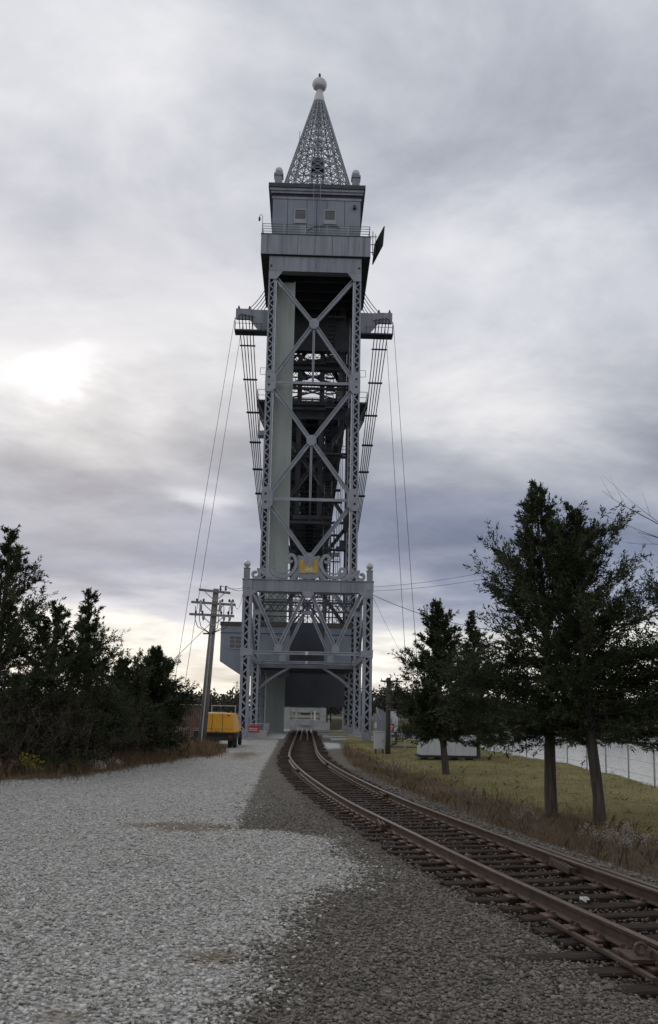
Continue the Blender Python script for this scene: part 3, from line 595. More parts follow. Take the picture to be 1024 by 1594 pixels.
for wx in (-1.72, 1.42):
    fr = MB(); fr.box(wx-.66, wx-.55, HY0-.06, HY0-.001, 53.75, 55.28); fr.box(wx+.55, wx+.66, HY0-.06, HY0-.001, 53.75, 55.28); fr.box(wx-.55, wx+.55, HY0-.06, HY0-.001, 55.15, 55.28); fr.box(wx-.7, wx+.7, HY0-.1, HY0-.001, 53.6, 53.75)
    wo = fr.build('window', 'white', mh)
    for i in range(6): MB().beam((wx-.54, HY0-.03, 54.3+i*.14), (wx+.54, HY0-.03, 54.3+i*.14), .09, .02, (0, .7, .7)).build('louver_slat', 'white', wo)
    MB().box(wx-.54, wx+.54, HY0-.012, HY0-.002, 54.15, 55.14).build('pane', 'glass', wo)
    MB().box(wx-.55, wx+.55, HY0-.04, HY0-.002, 53.76, 54.13).build('lower_sash', 'white', wo)
for dx in (-1.6, 2.9):
    MB().box(dx-.55, dx+.55, HY0-.05, HY0-.001, 51.85, 53.4).build('door', 'plate', mh)
m = MB()
for x in (-.35, .35): m.tube([(x, HY0-.6, 52.2), (x, HY0-.6, 58.6)], .035, 5)
for i in range(15): m.tube([(-.35, HY0-.6, 52.5+i*.4), (.35, HY0-.6, 52.5+i*.4)], .022, 4)
m.build('ladder', 'steel', mh)
m = MB(); m.tube([(-.9, HY0-.06, 52.8), (-.2, HY0-.06, 53.3), (2.3, HY0-.06, 53.35), (2.5, HY0-.06, 53.1)], .03, 5); m.build('conduit', 'darksteel', mh)
MB().box(3.9, 4.2, HY0-.35, HY0-.02, 55.4, 55.75).build('lamp', 'darksteel', mh)
for sx in (-1, 1):
    for yy in (HY0+.75, HY1-.75):
        m = MB(); x = sx*4.18; m.box(x-.40, x+.40, yy-.40, yy+.40, 57.95, 59.35); po = m.build('finial_pedestal', 'plate', mh)
        MB().box(x-.5, x+.5, yy-.5, yy+.5, 59.35, 59.6).build('pedestal_cap', 'plate', po)
        m = MB(); m.lathe(x, yy, [(.25, 59.6), (.25, 59.7)]+[(.42*math.cos(a), 60.06+.42*math.sin(a)) for a in [R(-55+i*14.5) for i in range(11)]], 16); m.build('ball_finial', 'pale', po, True)
# ------------------------------------------------------------------ lattice spire
SY = 92.45
spz0, spz1, sr0, sr1 = 58.0, 71.7, 4.68, .62
spr = thing('lattice_spire', 'conical silver lattice spire with ball and red tip at the very top', 'spire', (0, SY, 58))
NR = 16; NZ = 15
def sprad(z): return sr0+(sr1-sr0)*(z-spz0)/(spz1-spz0)
zr = [spz0+(spz1-spz0)*(1-(1-i/NZ)**1.18) for i in range(NZ+1)]
def spt(k, z, off=0): a = 2*math.pi*(k+.5)/NR; q = sprad(z)-off; return (q*math.cos(a), SY+q*math.sin(a), z)
for k in range(NR): MB().beam(spt(k, spz0), spt(k, spz1), .11, .11).build('rib', 'spire', spr)
for z in zr:
    m = MB()
    for k in range(NR): m.beam(spt(k, z), spt(k+1, z), .075, .085)
    m.build('ring', 'spire', spr)
m = MB()
for z0, z1 in zip(zr, zr[1:]):
    for k in range(NR): m.beam(spt(k, z0), spt(k+1, z1), .06, .06); m.beam(spt(k+1, z0), spt(k, z1), .06, .06)
m.build('cross_bracing', 'spire', spr, kind='stuff')
m = MB()
for z in zr[2:10:2]:
    for k in range(0, NR, 2): m.beam(spt(k, z), (0, SY, z+.2), .06, .06)
m.tube([(0, SY, 58), (0, SY, 71)], .14, 6); m.build('centre_mast', 'spire', spr)
m = MB(); m.box(-.75, .75, SY-.75, SY+.75, 63.3, 63.42)
for a, c in ((-.7, -.7), (.7, -.7), (.7, .7), (-.7, .7)): m.box(a-.05, a+.05, SY+c-.05, SY+c+.05, 58, 64.4)
m.box(-.65, .65, SY-.65, SY+.65, 63.42, 64.3); m.build('beacon_box', 'darksteel', spr)
MB().lathe(0, SY, [(.68, 71.55), (.70, 71.7), (.40, 73.1), (.38, 73.2)], 20).build('neck', 'pale', spr, True)
m = MB(); m.lathe(0, SY, [(.38, 73.1)]+[(.86*math.cos(a), 73.9+.82*math.sin(a)) for a in [R(-60+i*10) for i in range(15)]], 22); m.build('ball', 'pale', spr, True)
M['tip'] = pm('dark_red_lamp', (.06, .02, .02), (.10, .03, .03), 3, .4)
MB().lathe(0, SY, [(.12, 74.7), (.14, 75.0), (.14, 75.25), (.03, 75.45)], 10).build('beacon_tip', 'tip', spr)
MB().tube([(-2.1, SY-1.4, 64), (-2.1, SY-1.4, 67)], .03, 5).build('antenna', 'darksteel', spr)
# diamond board on the right end of the platform
db = thing('diamond_board', 'dark diamond shaped board fixed outside the right end of the top platform railing', 'sign board', (6.2, 86.8, 50.6))
hd = Vector((.56, -.83, 0)); c0 = Vector((6.62, 87.0, 51.35)); upv = Vector((0, 0, 1))
cs = [c0-upv*1.9-hd*.95, c0+hd*.75-upv*.45, c0+hd*1.0+upv*1.6, c0-hd*.6+upv*.3]
nn = hd.cross(upv)*.06
MB().add([p-nn for p in cs]+[p+nn for p in cs], [(0, 1, 2, 3), (7, 6, 5, 4), (0, 4, 5, 1), (1, 5, 6, 2), (2, 6, 7, 3), (3, 7, 4, 0)]).build('board', 'black', db)
m = MB()
for z in (50.5, 51.4, 52.3): m.beam((5.78, 87.2, z), (6.5, 87.2, z), .06, .06)
m.beam((6.05, 87.2, 50.2), (6.05, 87.2, 52.9), .08, .08); m.beam((6.35, 87.2, 50.2), (6.35, 87.2, 52.6), .06, .06); m.build('bracket', 'darksteel', db)
la = thing('platform_lamp', 'small hooked lamp at the left corner of the top platform railing', 'lamp', (-5.75, 86.4, 52.9))
MB().tube([(-5.68, 86.4, 52.0), (-5.68, 86.4, 53.7), (-5.76, 86.4, 53.9), (-5.88, 86.4, 53.95), (-5.98, 86.4, 53.85), (-6.0, 86.4, 53.7)], .03, 5).build('bracket', 'darksteel', la)
MB().lathe(-6.0, 86.4, [(.05, 53.2), (.11, 53.3), (.11, 53.6), (.04, 53.7)], 8).build('lamp_shade', 'darksteel', la)
# ------------------------------------------------------------------ control houses in the base of the tower
def control_house(x0, x1, label, wins, slope):
    t = thing('control_house', label, 'control house', ((x0+x1)/2, 83, 6.4), 'control houses in the tower base')
    zb, zt, y0, y1 = 6.35, 10.05, 83.0, 86.4
    if slope: MB().prism([(x0, 6.65), (x0+1.9, 5.45), (x1, 5.45), (x1, zt), (x0, zt)], y0, y1)and flip_fix(MB().prism([(x0, 6.65), (x0+1.9, 5.45), (x1, 5.45), (x1, zt), (x0, zt)], y0, y1).build('wall', 'house', t))
    else: MB().box(x0, x1, y0, y1, zb, zt).build('wall', 'house', t)
    MB().box(x0-.08, x1+.08, y0-.1, y1+.1, zt, zt+.36).build('roof', 'brownroof', t)
    MB().box(x0-.03, x1+.03, y0-.04, y0-.001, 9.33, 9.39).build('string_course', 'darksteel', t)
    for (a, bq, c, d) in wins:
        fr = MB(); fr.box(a, bq, y0-.06, y0-.002, d-.07, d); fr.box(a, bq, y0-.08, y0-.002, c, c+.08); fr.box(a, a+.07, y0-.06, y0-.002, c+.08, d-.07); fr.box(bq-.07, bq, y0-.06, y0-.002, c+.08, d-.07)
        md = c+(d-c)*.36; fr.box(a+.07, bq-.07, y0-.055, y0-.002, md-.03, md+.03)
        for k in (1, 2): x = a+(bq-a)*k/3; fr.box(x-.018, x+.018, y0-.04, y0-.002, c+.08, d-.07)
        z = md+(d-md)*.5; fr.box(a+.07, bq-.07, y0-.038, y0-.002, z-.018, z+.018)
        wo = fr.build('window', 'white', t)
        for k in range(3):
            xa = a+.08+(bq-a-.14)*k/3
            for (za, zz) in ((c+.08, md-.03), (md+.03, z-.018), (z+.018, d-.07)): MB().box(xa+.02, xa+(bq-a-.14)/3-.03, y0-.02, y0-.004, za, zz).build('pane', 'glass', wo)
    return t
control_house(-8.15, -1.65, 'grey control house with brown roof edge jutting out left of the tower base', [(-7.35, -5.6, 7.85, 9.1), (-3.05, -2.3, 7.5, 9.0)], True)
control_house(1.7, 4.2, 'small grey control house tucked inside the right side of the tower base', [(2.35, 3.05, 7.5, 9.0)], False)
# ------------------------------------------------------------------ raised lift span
SZ0, SZ1, SXW, NP = 36.6, 48.6, 3.75, 17
S0, S1 = 99.6, 222.0; pl = (S1-S0)/NP
ls_ = thing('lift_span', 'long dark truss span raised high between the two towers', 'bridge span', (0, S0, SZ0))
topz = lambda i: SZ0+9.5+4.0*math.sin(math.pi*min(max(i, 0), NP)/NP)**.6 if 0 < i < NP else SZ0+9.5
for s in (-1, 1):
    x = s*SXW
    MB().box(x-.3, x+.3, S0, S1, SZ0, SZ0+.7).build('bottom_chord', 'darksteel', ls_)
    for i in range(NP+1):
        y = S0+i*pl; m = MB()
        m.box(x-.22, x+.22, y-.2, y+.2, SZ0+.7, topz(i)); m.build('vertical', 'darksteel', ls_)
        if i < NP:
            MB().beam((x, y, topz(i)), (x, y+pl, topz(i+1)), .55, .6).build('top_chord', 'darksteel', ls_)
            a, bq = ((SZ0+.5, topz(i+1)) if i >= NP/2 else (topz(i), SZ0+.5))
            MB().beam((x, y, a), (x, y+pl, bq), .34, .4).build('diagonal', 'darksteel', ls_)
for i in range(NP+1):
    y = S0+i*pl; zt = topz(i)
    MB().box(-SXW+.3, SXW-.3, y-.18, y+.18, SZ0-.1, SZ0+1.1).build('floor_beam', 'darksteel', ls_)
    m = MB(); zz = zt-1.3; m.box(-SXW, SXW, y-.08, y+.08, zt-.25, zt); m.box(-SXW, SXW, y-.08, y+.08, zz-.12, zz)
    for k in range(8):
        xa = -SXW+k*2*SXW/8; xb = xa+2*SXW/8; m.beam((xa, y, zz), (xb, y, zt-.2), .06, .07); m.beam((xb, y, zz), (xa, y, zt-.2), .06, .07)
    for s in (-1, 1): m.beam((s*SXW, y, zt-4.0), (s*1.2, y, zz), .16, .22)
    m.build('sway_frame', 'darksteel', ls_)
    if i < NP:
        m = MB(); z2 = topz(i+1)
        for (a, bq) in ((-1, 1), (1, -1)): m.beam((a*SXW, y, zt-.1), (bq*SXW, y+pl, z2-.1), .16, .2)
        m.build('top_lateral', 'darksteel', ls_)
        m = MB()
        for (a, bq) in ((-1, 1), (1, -1)): m.beam((a*SXW, y, SZ0+.05), (bq*SXW, y+pl, SZ0+.05), .22, .12)
        m.build('bottom_lateral', 'darksteel', ls_)
        pl_ = plate(octo(0, SZ0+.02, .6, .6), y+pl/2, .5, ls_, 'darksteel') if False else None
for s in (-1, 1): MB().box(s*.95-.22, s*.95+.22, S0, S1, SZ0+.15, SZ0+1.15).build('stringer', 'darksteel', ls_)
m = MB(); y = S0
while y < S1: m.box(-1.7, 1.7, y, y+.22, SZ0+1.16, SZ0+1.36); y += .36
m.build('deck_ties', 'tie', ls_, kind='stuff')
for s in (-1, 1):
    m = MB(); y = S0
    while y < S1: m.box(min(s*1.8, s*3.3), max(s*1.8, s*3.3), y, y+1.3, SZ0+1.2, SZ0+1.26); y += 1.42
    m.build('walkway_grating', 'darksteel', ls_, kind='stuff')
    m = MB()
    for z in (1.8, 2.3): m.box(s*3.2-.03, s*3.2+.03, S0, S1, SZ0+z, SZ0+z+.05)
    m.build('walkway_rail', 'darksteel', ls_)
# end portal of the span: arched lattice and machinery
m = MB(); y = S0-.15
for k in range(10):
    a0 = math.pi*k/10; a1 = math.pi*(k+1)/10
    m.beam((2.9*math.cos(a0), y, SZ0+4.4+2.3*math.sin(a0)), (2.9*math.cos(a1), y, SZ0+4.4+2.3*math.sin(a1)), .3, .35)
for s in (-1, 1):
    m.beam((s*SXW, y, SZ0+3.2), (s*.6, y, SZ0+8.3), .3, .45); m.beam((s*SXW, y, SZ0+8.4), (s*.6, y, SZ0+4.4), .3, .45)
m.box(-SXW, SXW, y-.2, y+.2, SZ0+5.4, SZ0+6.2); m.box(-SXW, SXW, y-.2, y+.2, SZ0+8.2, SZ0+8.9); m.box(-SXW-.3, SXW+.3, y-.3, y+.3, SZ0-.4, SZ0+1.6)
m.build('end_portal', 'darksteel', ls_)
# ------------------------------------------------------------------ cables and wires
def sag(a, b, s, n=14): a = Vector(a); b = Vector(b); return [a.lerp(b, i/n)-Vector((0, 0, s*4*(i/n)*(1-i/n))) for i in range(n+1)]
for s, nm in ((-1, 'left'), (1, 'right')):
    cbn = thing('cable_bundle', 'bundle of black cables hanging from the '+nm+' outrigger down to the tower leg', 'cable bundle', (s*8, YC+2.2, 43.5), 'cable bundles on the outriggers')
    for k in range(5):
        x = 8.05-k*.36; a = (s*x, YC+1.72, 43.75); bq = (s*(5.25-k*.10), YC+6.5+k*.3, 21.5); pts = sag(a, bq, .5, 16)
        MB().tube(pts, .05, 5).build('cable', 'wire', cbn)
        MB().tube(sag((s*x, YC+1.72, 43.75), (s*(5.15+k*.04), YC+3.4, 45.6+.62*(4-k)), .55, 10), .042, 5).build('upper_cable', 'wire', cbn)
    for tt in (.12, .27, .42, .56, .69, .81):
        z = 43.6+(21.5-43.6)*tt-.5*4*tt*(1-tt); xa = 8.05+(5.25-8.05)*tt; xb = 6.61+(4.85-6.61)*tt
        m = MB(); m.box(min(s*(xa+.18), s*(xb-.18)), max(s*(xa+.18), s*(xb-.18)), YC+1.9+4.6*tt-.05, YC+1.9+5.2*tt+.1, z-.04, z+.05); m.build('clamp', 'darksteel', cbn)
for (a, bq, lab) in (((-8.5, YC+1.8, 43.2), (-11.5, 74, -.1), 'outer thin guy wire falling from the left outrigger to the trees'), ((-7.7, YC+1.6, 42.2), (-10.6, 74, -.1), 'inner thin guy wire falling from the left outrigger to the trees'),
                     ((8.5, YC+1.8, 43.2), (10.6, 80, -.3), 'outer thin guy wire falling from the right outrigger behind the cedar'), ((7.7, YC+1.6, 42.2), (9.5, 80, -.3), 'inner thin guy wire falling from the right outrigger behind the cedar')):
    tag(MB().tube([a, bq], .022, 4).build('guy_wire', 'wire'), lab, 'wire', 'guy wires of the outriggers')
for k, (a, bq, sg, rr) in enumerate((((4.9, YA, 11.6), (14, 62, 12.6), .2, .012), ((4.9, YA, 11.3), (14, 62, 12.1), .2, .012), ((4.9, YA, 11.0), (14, 58, 7.6), .5, .02), ((4.9, YA, 10.9), (10, 75, 4), .3, .012))):
    tag(MB().tube(sag(a, bq, sg), rr, 4).build('overhead_wire', 'wire'), ('highest', 'second highest', 'thickest sagging', 'lowest steep')[k]+' overhead wire running right from the portal corner', 'wire', 'wires right of the portal')
# ------------------------------------------------------------------ railway track
trk_o = thing('railway_track', 'rusty single railway track curving from the lower right to the portal', 'railway track', (0, 50, 0))
yy = np.arange(2.6, 99.4, .4); cxs = smooth_curve(yy); dxy = np.gradient(cxs, yy); nl = np.sqrt(1+dxy**2); nxv, nyv = 1/nl, -dxy/nl
prof = [(-.068, 0), (.068, 0), (.068, .014), (.012, .03), (.012, .115), (.034, .125), (.036, .155), (.028, .162), (-.028, .162), (-.036, .155), (-.034, .125), (-.012, .115), (-.012, .03), (-.068, .014)]
def rail_mesh(off, ya, yb, z0, name, parent, mat='rail'):
    k = [i for i in range(len(yy)) if ya <= yy[i] <= yb]; vs = []; fs = []; n = len(prof)
    for i in k:
        for (q, z) in prof: vs.append((cxs[i]+nxv[i]*(off+q), yy[i]+nyv[i]*(off+q), z0+z))
    for a in range(len(k)-1):
        for j in range(n): fs.append((a*n+j, a*n+(j+1) % n, (a+1)*n+(j+1) % n, (a+1)*n+j))
    fs += [tuple(range(n)), tuple((len(k)-1)*n+j for j in range(n-1, -1, -1))]
    o = flip_fix(MB().add(vs, fs).build(name, mat, parent)); o.data.materials.append(M['railtop'])
    for p in o.data.polygons:
        if p.normal.z > .8 and p.center.z > z0+.15: p.material_index = 1
    return o
RT = .038
for s in (-1, 1): rail_mesh(s*.705, 2.6, 99.4, RT, 'rail', trk_o)
rail_mesh(.95, 6.6, 14.4, RT-.035, 'guard_rail', trk_o)
for s in (-1, 1):
    o = rail_mesh(s*.26, 64, 99.4, RT, 'inner_guard_rail', trk_o)
random.seed(4)
# ties
arc = np.concatenate([[0], np.cumsum(np.hypot(np.diff(cxs), np.diff(yy)))])
tie_me = []
for k in range(3):
    m = MB(); hw = .112; n = 6
    vs = []
    rnd = random.Random(k)
    for i in range(n+1):
        x = -1.25+2.5*i/n; j = lambda: rnd.uniform(-.008, .008)
        vs += [(x+(rnd.uniform(-.03, .03) if i in (0, n) else 0), -hw+j(), -.16), (x, hw+j(), -.16), (x, hw+j(), -.012+j()*.6), (x, hw*.8, j()*.8), (x, -hw*.8, j()*.8), (x, -hw+j(), -.012+j()*.6)]
    fs = []
    for i in range(n):
        for j in range(6): fs.append((i*6+j, i*6+(j+1) % 6, (i+1)*6+(j+1) % 6, (i+1)*6+j))
    fs += [(5, 4, 3, 2, 1, 0), tuple(n*6+j for j in range(6))]
    me = bpy.data.meshes.new('tie'); me.from_pydata(vs, [], fs); me.materials.append(M['tie']); me.update(); tie_me.append(me)
m = MB(); m.box(-.17, .17, -.095, .095, 0, .018); m.box(-.09, -.07, -.095, .095, .018, .03); m.box(.07, .09, -.095, .095, .018, .03)
for a in (-.085, .085):
    for bq in (-.06, .055): m.box(a-.016, a+.016, bq-.014, bq+.014, .03, .062); m.box(a-.012 if a > 0 else a-.03, a+.03 if a < 0 else a+.012, bq-.016, bq+.016, .045, .062)
pme = bpy.data.meshes.new('tie_plate'); pme.from_pydata(m.v, [], m.f); pme.materials.append(M['plateiron']); pme.update()
sA = .3
while sA < arc[-1]-.3:
    y = np.interp(sA, arc, yy); x = np.interp(sA, arc, cxs); d = np.interp(sA, arc, dxy)
    big = 7.6 < y < 9.0
    o = bpy.data.objects.new('tie', tie_me[random.randrange(3)]); col.objects.link(o); o.parent = trk_o
    jit = random.uniform(-.07, .07); rz = -math.atan(d)+random.uniform(-.02, .02); sc = random.uniform(.95, 1.05)
    if big: sc = 1.42; jit = -.28
    o.location = Vector((x+jit*math.cos(rz), y+jit*math.sin(rz), RT-.022+random.uniform(-.006, .002)))-LOC['railway_track']; o.rotation_euler = (random.uniform(-.01, .01), 0, rz); o.scale = (sc, random.uniform(.9, 1.1), 1)
    if y < 34:
        for s in (-1, 1):
            p = bpy.data.objects.new('tie_plate', pme); col.objects.link(p); p.parent = o; p.location = ((s*.705-jit)/sc, 0, .004); p.scale = (1/sc, 1, 1)
    sA += .50+random.uniform(-.03, .03)
# joint bars
for s, yj in ((-1, 8.0), (-1, 17.2), (-1, 32), (1, 12.6), (1, 23), (1, 36), (-1, 40)):
    x = float(smooth_curve(yj)); d = float(np.interp(yj, yy, dxy)); a = -math.atan(d); m = MB()
    for q in (-1, 1):
        o_ = s*.705+q*.03
        m.beam((x+o_*math.cos(a)-d*-.45, yj+o_*math.sin(a)-.45, RT+.075), (x+o_*math.cos(a)+d*.45, yj+o_*math.sin(a)+.45, RT+.075), .035, .085)
        for k in range(4):
            t_ = -.33+k*.22; px, py = x+o_*math.cos(a)+d*t_, yj+o_*math.sin(a)+t_
            m.beam((px, py, RT+.075), (px+q*.05, py, RT+.075), .045, .045)
    m.build('joint_bar', 'rail', trk_o)
br = thing('derail_connecting_rod', 'thin rusty flat bar lying across the long timbers beside the near rail', 'iron bar', (2.75, 8.6, .04))
MB().beam((2.62, 9.62, .062), (2.93, 7.55, .062), .05, .03).build('bar', 'rail', br)
for tt in (.25, .55, .85): MB().lathe(2.62+.31*tt, 9.62-2.07*tt, [(.025, .075), (.025, .1)], 6).build('bolt', 'rail', br)
dr = thing('rail_clamp', 'rusty cast rail clamp bolted outside the near rail', 'rail clamp', (3.1, 8.2, .04))
MB().box(2.92, 3.2, 8.05, 8.4, .05, .085).build('base_plate', 'rail', dr)
m = MB(); m.tube([(3.06+.05*math.cos(a), 8.2, .14+.05*math.sin(a)) for a in [R(i*30) for i in range(11)]], .018, 6); m.box(3.1, 3.18, 8.1, 8.32, .085, .15); m.build('eye', 'rail', dr)
m = MB(); rl = random.Random(3)
m.lathe(3.35, 10.75, [(.02, .0), (.06, .015), (.065, .03), (.035, .05), (.01, .055)], 7); m.v = [(x+rl.uniform(-.025, .025), y+rl.uniform(-.02, .02), z+.02+rl.uniform(-.012, .012)) for x, y, z in m.v]
tag(m.build('paper_litter', 'litter'), 'crumpled scrap of white paper lying on the ties between the rails', 'litter')
# ------------------------------------------------------------------ portal surroundings
o = MB().box(-3.1, -1.6, 67.3, 100.5, -.1, .09).build('walkway', 'concrete'); tag(o, kind='structure')
gr = thing('steel_guardrail', 'grey steel guardrail along the walkway beside the left portal leg', 'guardrail', (-3.3, 72, 0))
for y in (69.2, 72.2, 75.2, 78): MB().box(-3.22, -3.14, y-.05, y+.05, -.05, 1.05).build('post', 'galv', gr)
for z in (.98, .76, .54): MB().box(-3.2, -3.14, 69.1, 78.1, z-.04, z+.04).build('rail', 'galv', gr)
for k in range(4): MB().box(-3.24, -3.19, 69.2+k*2.22, 71.36+k*2.22, .0, .46).build('panel', 'plate', gr)
MB().tube([(-4.8, 78, 1.0), (-3.2, 78, 1.0)], .04).build('end_rail', 'galv', gr)
bk = MB(); bk.box(-3.5, -2.95, 68.3, 69.0, -.05, .62); bo = bk.build('concrete_block', 'concrete'); tag(bo, 'pale square concrete block at the foot of the walkway guardrail', 'concrete block')
bv = bo.modifiers.new('b', 'BEVEL'); bv.width = .03; bv.segments = 2
sg = thing('red_warning_sign', 'red warning sign with white lettering on a low barrier beside the left portal leg', 'sign', (-4.4, 67.6, 0))
MB().box(-4.35, -3.45, 67.5, 67.55, .52, 1.0).build('panel', 'red', sg)
for (xa, xb, z) in ((-4.22, -3.85, .80), (-3.8, -3.6, .80), (-4.22, -4.0, .66), (-3.96, -3.62, .66)):
    m = MB(); x = xa; 
    while x < xb: m.box(x, x+.05, 67.485, 67.498, z-.035, z+.045); x += .075
    m.build('lettering', 'signwhite', sg)
MB().box(-4.38, -3.42, 67.56, 67.66, .0, .5).build('barrier_board', 'concrete', sg)
for x in (-4.3, -3.55): MB().box(x, x+.06, 67.665, 67.72, -.05, 1.0).build('post', 'galv', sg)
MB().lathe(-4.75, 67.3, [(.06, 1.55), (.12, 1.62), (.06, 1.72)], 8).build('round_marker', 'signwhite', sg)
# right side platform slabs at the portal
for k, (y0, y1, xa) in enumerate(((67.2, 70, 2.0), (74, 77, 1.5), (82, 85, 1.2))):
    o = MB().box(xa, 6.2, y0, y1, -.2, .10+.01*k).build('concrete_slab', 'concrete'); tag(o, ('nearest', 'middle', 'farthest')[k]+' low concrete slab between the track and the right portal legs', 'slab', 'slabs right of the track')
# ------------------------------------------------------------------ utility pole left
up = thing('utility_pole', 'tall weathered wooden utility pole with three crossarms beside the yellow truck', 'utility pole', (-5.75, 50.3, 0))
PB = Vector((-5.80, 50.3, 0)); PT = Vector((-5.30, 50.3, 9.0))
def pp(z): return PB.lerp(PT, z/9.0)
MB().tube([pp(-.2), pp(1.8)], [.235, .225], 12).build('pole_butt', 'wooddark', up, True); MB().tube([pp(1.8), pp(5), pp(9.05)], [.222, .20, .165], 12).build('pole', 'wood', up, True)
for (z, xa, xb, dz, mat) in ((8.92, -.95, .85, -.12, 'wood'), (8.2, -1.32, 1.22, -.08, 'wood'), (7.5, -1.36, 1.20, -.03, 'wood')):
    p = pp(z); arm = MB(); arm.beam((p.x+xa, p.y-.22, z+.04), (p.x+xb, p.y-.22, z+dz), .11, .13); ao = arm.build('crossarm', mat, up)
    for s in (-1, 1): MB().beam((p.x+s*.02, p.y-.2, z-.6), (p.x+s*.62, p.y-.24, z-.05), .03, .05).build('arm_brace', 'galv', up)
    if z < 8.8:
        for x in (-1.0, -.62, .45, .85, 1.05):
            MB().lathe(p.x+x, p.y-.22, [(.02, z+.06), (.07, z+.1), (.05, z+.14), (.075, z+.18), (.03, z+.25)], 8).build('insulator', 'ceramic', up)
    else:
        for x in (.28, .58): MB().lathe(p.x+x, p.y-.22, [(.03, z), (.07, z+.08), (.04, z+.2), (.06, z+.26), (.02, z+.3)], 8).build('insulator', 'ceramic', up)
for x in (-.78, .33, .98):
    p = pp(8.2); z = 8.1
    MB().tube([(p.x+x, p.y-.32, z+.25), (p.x+x+.03, p.y-.34, z-.1), (p.x+x+.05, p.y-.34, z-.42)], [.06, .085, .05], 8).build('fuse_cutout', 'galv', up)
for x in (-.55, .62, .95):
    p = pp(7.5); MB().lathe(p.x+x, p.y-.25, [(.03, 7.18), (.07, 7.28), (.085, 7.40), (.05, 7.46)], 8).build('arrester', 'galv', up)
q = pp(6.4)
for (x, z) in ((-1.02, 7.45), (-.78, 7.45), (.32, 7.4), (.6, 7.4), (.9, 7.4)):
    p = pp(7.5); MB().tube([(p.x+x, p.y-.25, 8.0), (p.x+x, p.y-.25, z-.2), (p.x+x*.85, p.y-.25, z-.62), (q.x+x*.25, q.y-.22, 6.55), (q.x, q.y-.2, 6.35)], .022, 5).build('jumper_wire', 'wire', up)
MB().tube([q+Vector((0, -.24, 0)), pp(4)+Vector((0, -.25, 0)), pp(1.8)+Vector((0, -.26, 0)), pp(0)+Vector((0, -.27, 0))], .04, 6).build('riser_conduit', 'galv', up)
MB().box(q.x-.5, q.x-.15, q.y-.05, q.y+.05, 6.42, 6.5).build('bracket', 'darksteel', up)
p = pp(8.92)
for k, (a, bq, sgv) in enumerate(((p+Vector((.3, -.2, .3)), (-4.9, YA-.3, 11.3), .15), (p+Vector((.6, -.2, .3)), (-4.9, YA-.3, 11.1), .15), (p+Vector((1.05, -.2, -.55)), (-4.9, YA-.3, 10.9), .8), (pp(7.2), (-11.2, 46, .2), .0))):
    tag(MB().tube(sag(a, bq, sgv), .016, 4).build('service_wire', 'wire'), ('upper service wire from the utility pole to the portal', 'second service wire from the utility pole to the portal', 'slack looping service wire from the pole arm to the portal', 'slanting stay wire from the utility pole down to the left trees')[k], 'wire', 'wires at the utility pole')
# ------------------------------------------------------------------ yellow truck
tk = thing('yellow_truck', 'yellow bodied work truck parked beside the utility pole left of the portal', 'truck', (-5.0, 53.5, 0))
tx = -5.05
def quadbox(m, z0, z1, x0a, x1a, x0b, x1b, y0a, y1a, y0b, y1b):
    return m.add([(x0a, y0a, z0), (x1a, y0a, z0), (x1a, y1a, z0), (x0a, y1a, z0), (x0b, y0b, z1), (x1b, y0b, z1), (x1b, y1b, z1), (x0b, y1b, z1)], [(0, 3, 2, 1), (4, 5, 6, 7), (0, 1, 5, 4), (1, 2, 6, 5), (2, 3, 7, 6), (3, 0, 4, 7)])
y0 = 51.4
bo = quadbox(MB(), .86, 1.98, tx-1.05, tx+1.05, tx-.98, tx+.82, y0, y0+3.4, y0+.22, y0+3.3).build('box_body', 'yellow', tk); bv = bo.modifiers.new('b', 'BEVEL'); bv.width = .06; bv.segments = 3
MB().box(tx-1.0, tx+1.0, y0-.02, y0+.12, .78, .86).build('rear_sill', 'black', tk)
MB().box(tx-1.0, tx+1.0, y0+.05, y0+5.0, .52, .78).build('chassis', 'black', tk)
MB().box(tx-.9, tx+.9, y0-.15, y0+.05, .42, .60).build('rear_bumper', 'black', tk)
MB().box(tx-1.35, tx-.95, y0+.0, y0+.4, .38, .95).build('side_step_box', 'black', tk)
m = MB(); m.prism([(tx-.55, .5), (tx-.1, .5), (tx+.1, .38), (tx-.1, .26), (tx-.4, .26)], y0+.5, y0+1.2); flip_fix(m.build('fuel_tank', 'black', tk))
cabo = quadbox(MB(), .6, 1.15, tx-.95, tx+.95, tx-.95, tx+.95, y0+3.5, y0+5.6, y0+3.5, y0+5.55).build('cab', 'yellow', tk); quadbox(MB(), 1.15, 1.85, tx-.93, tx+.93, tx-.8, tx+.8, y0+3.5, y0+5.0, y0+3.55, y0+4.5).build('cab_roof', 'yellow', cabo)
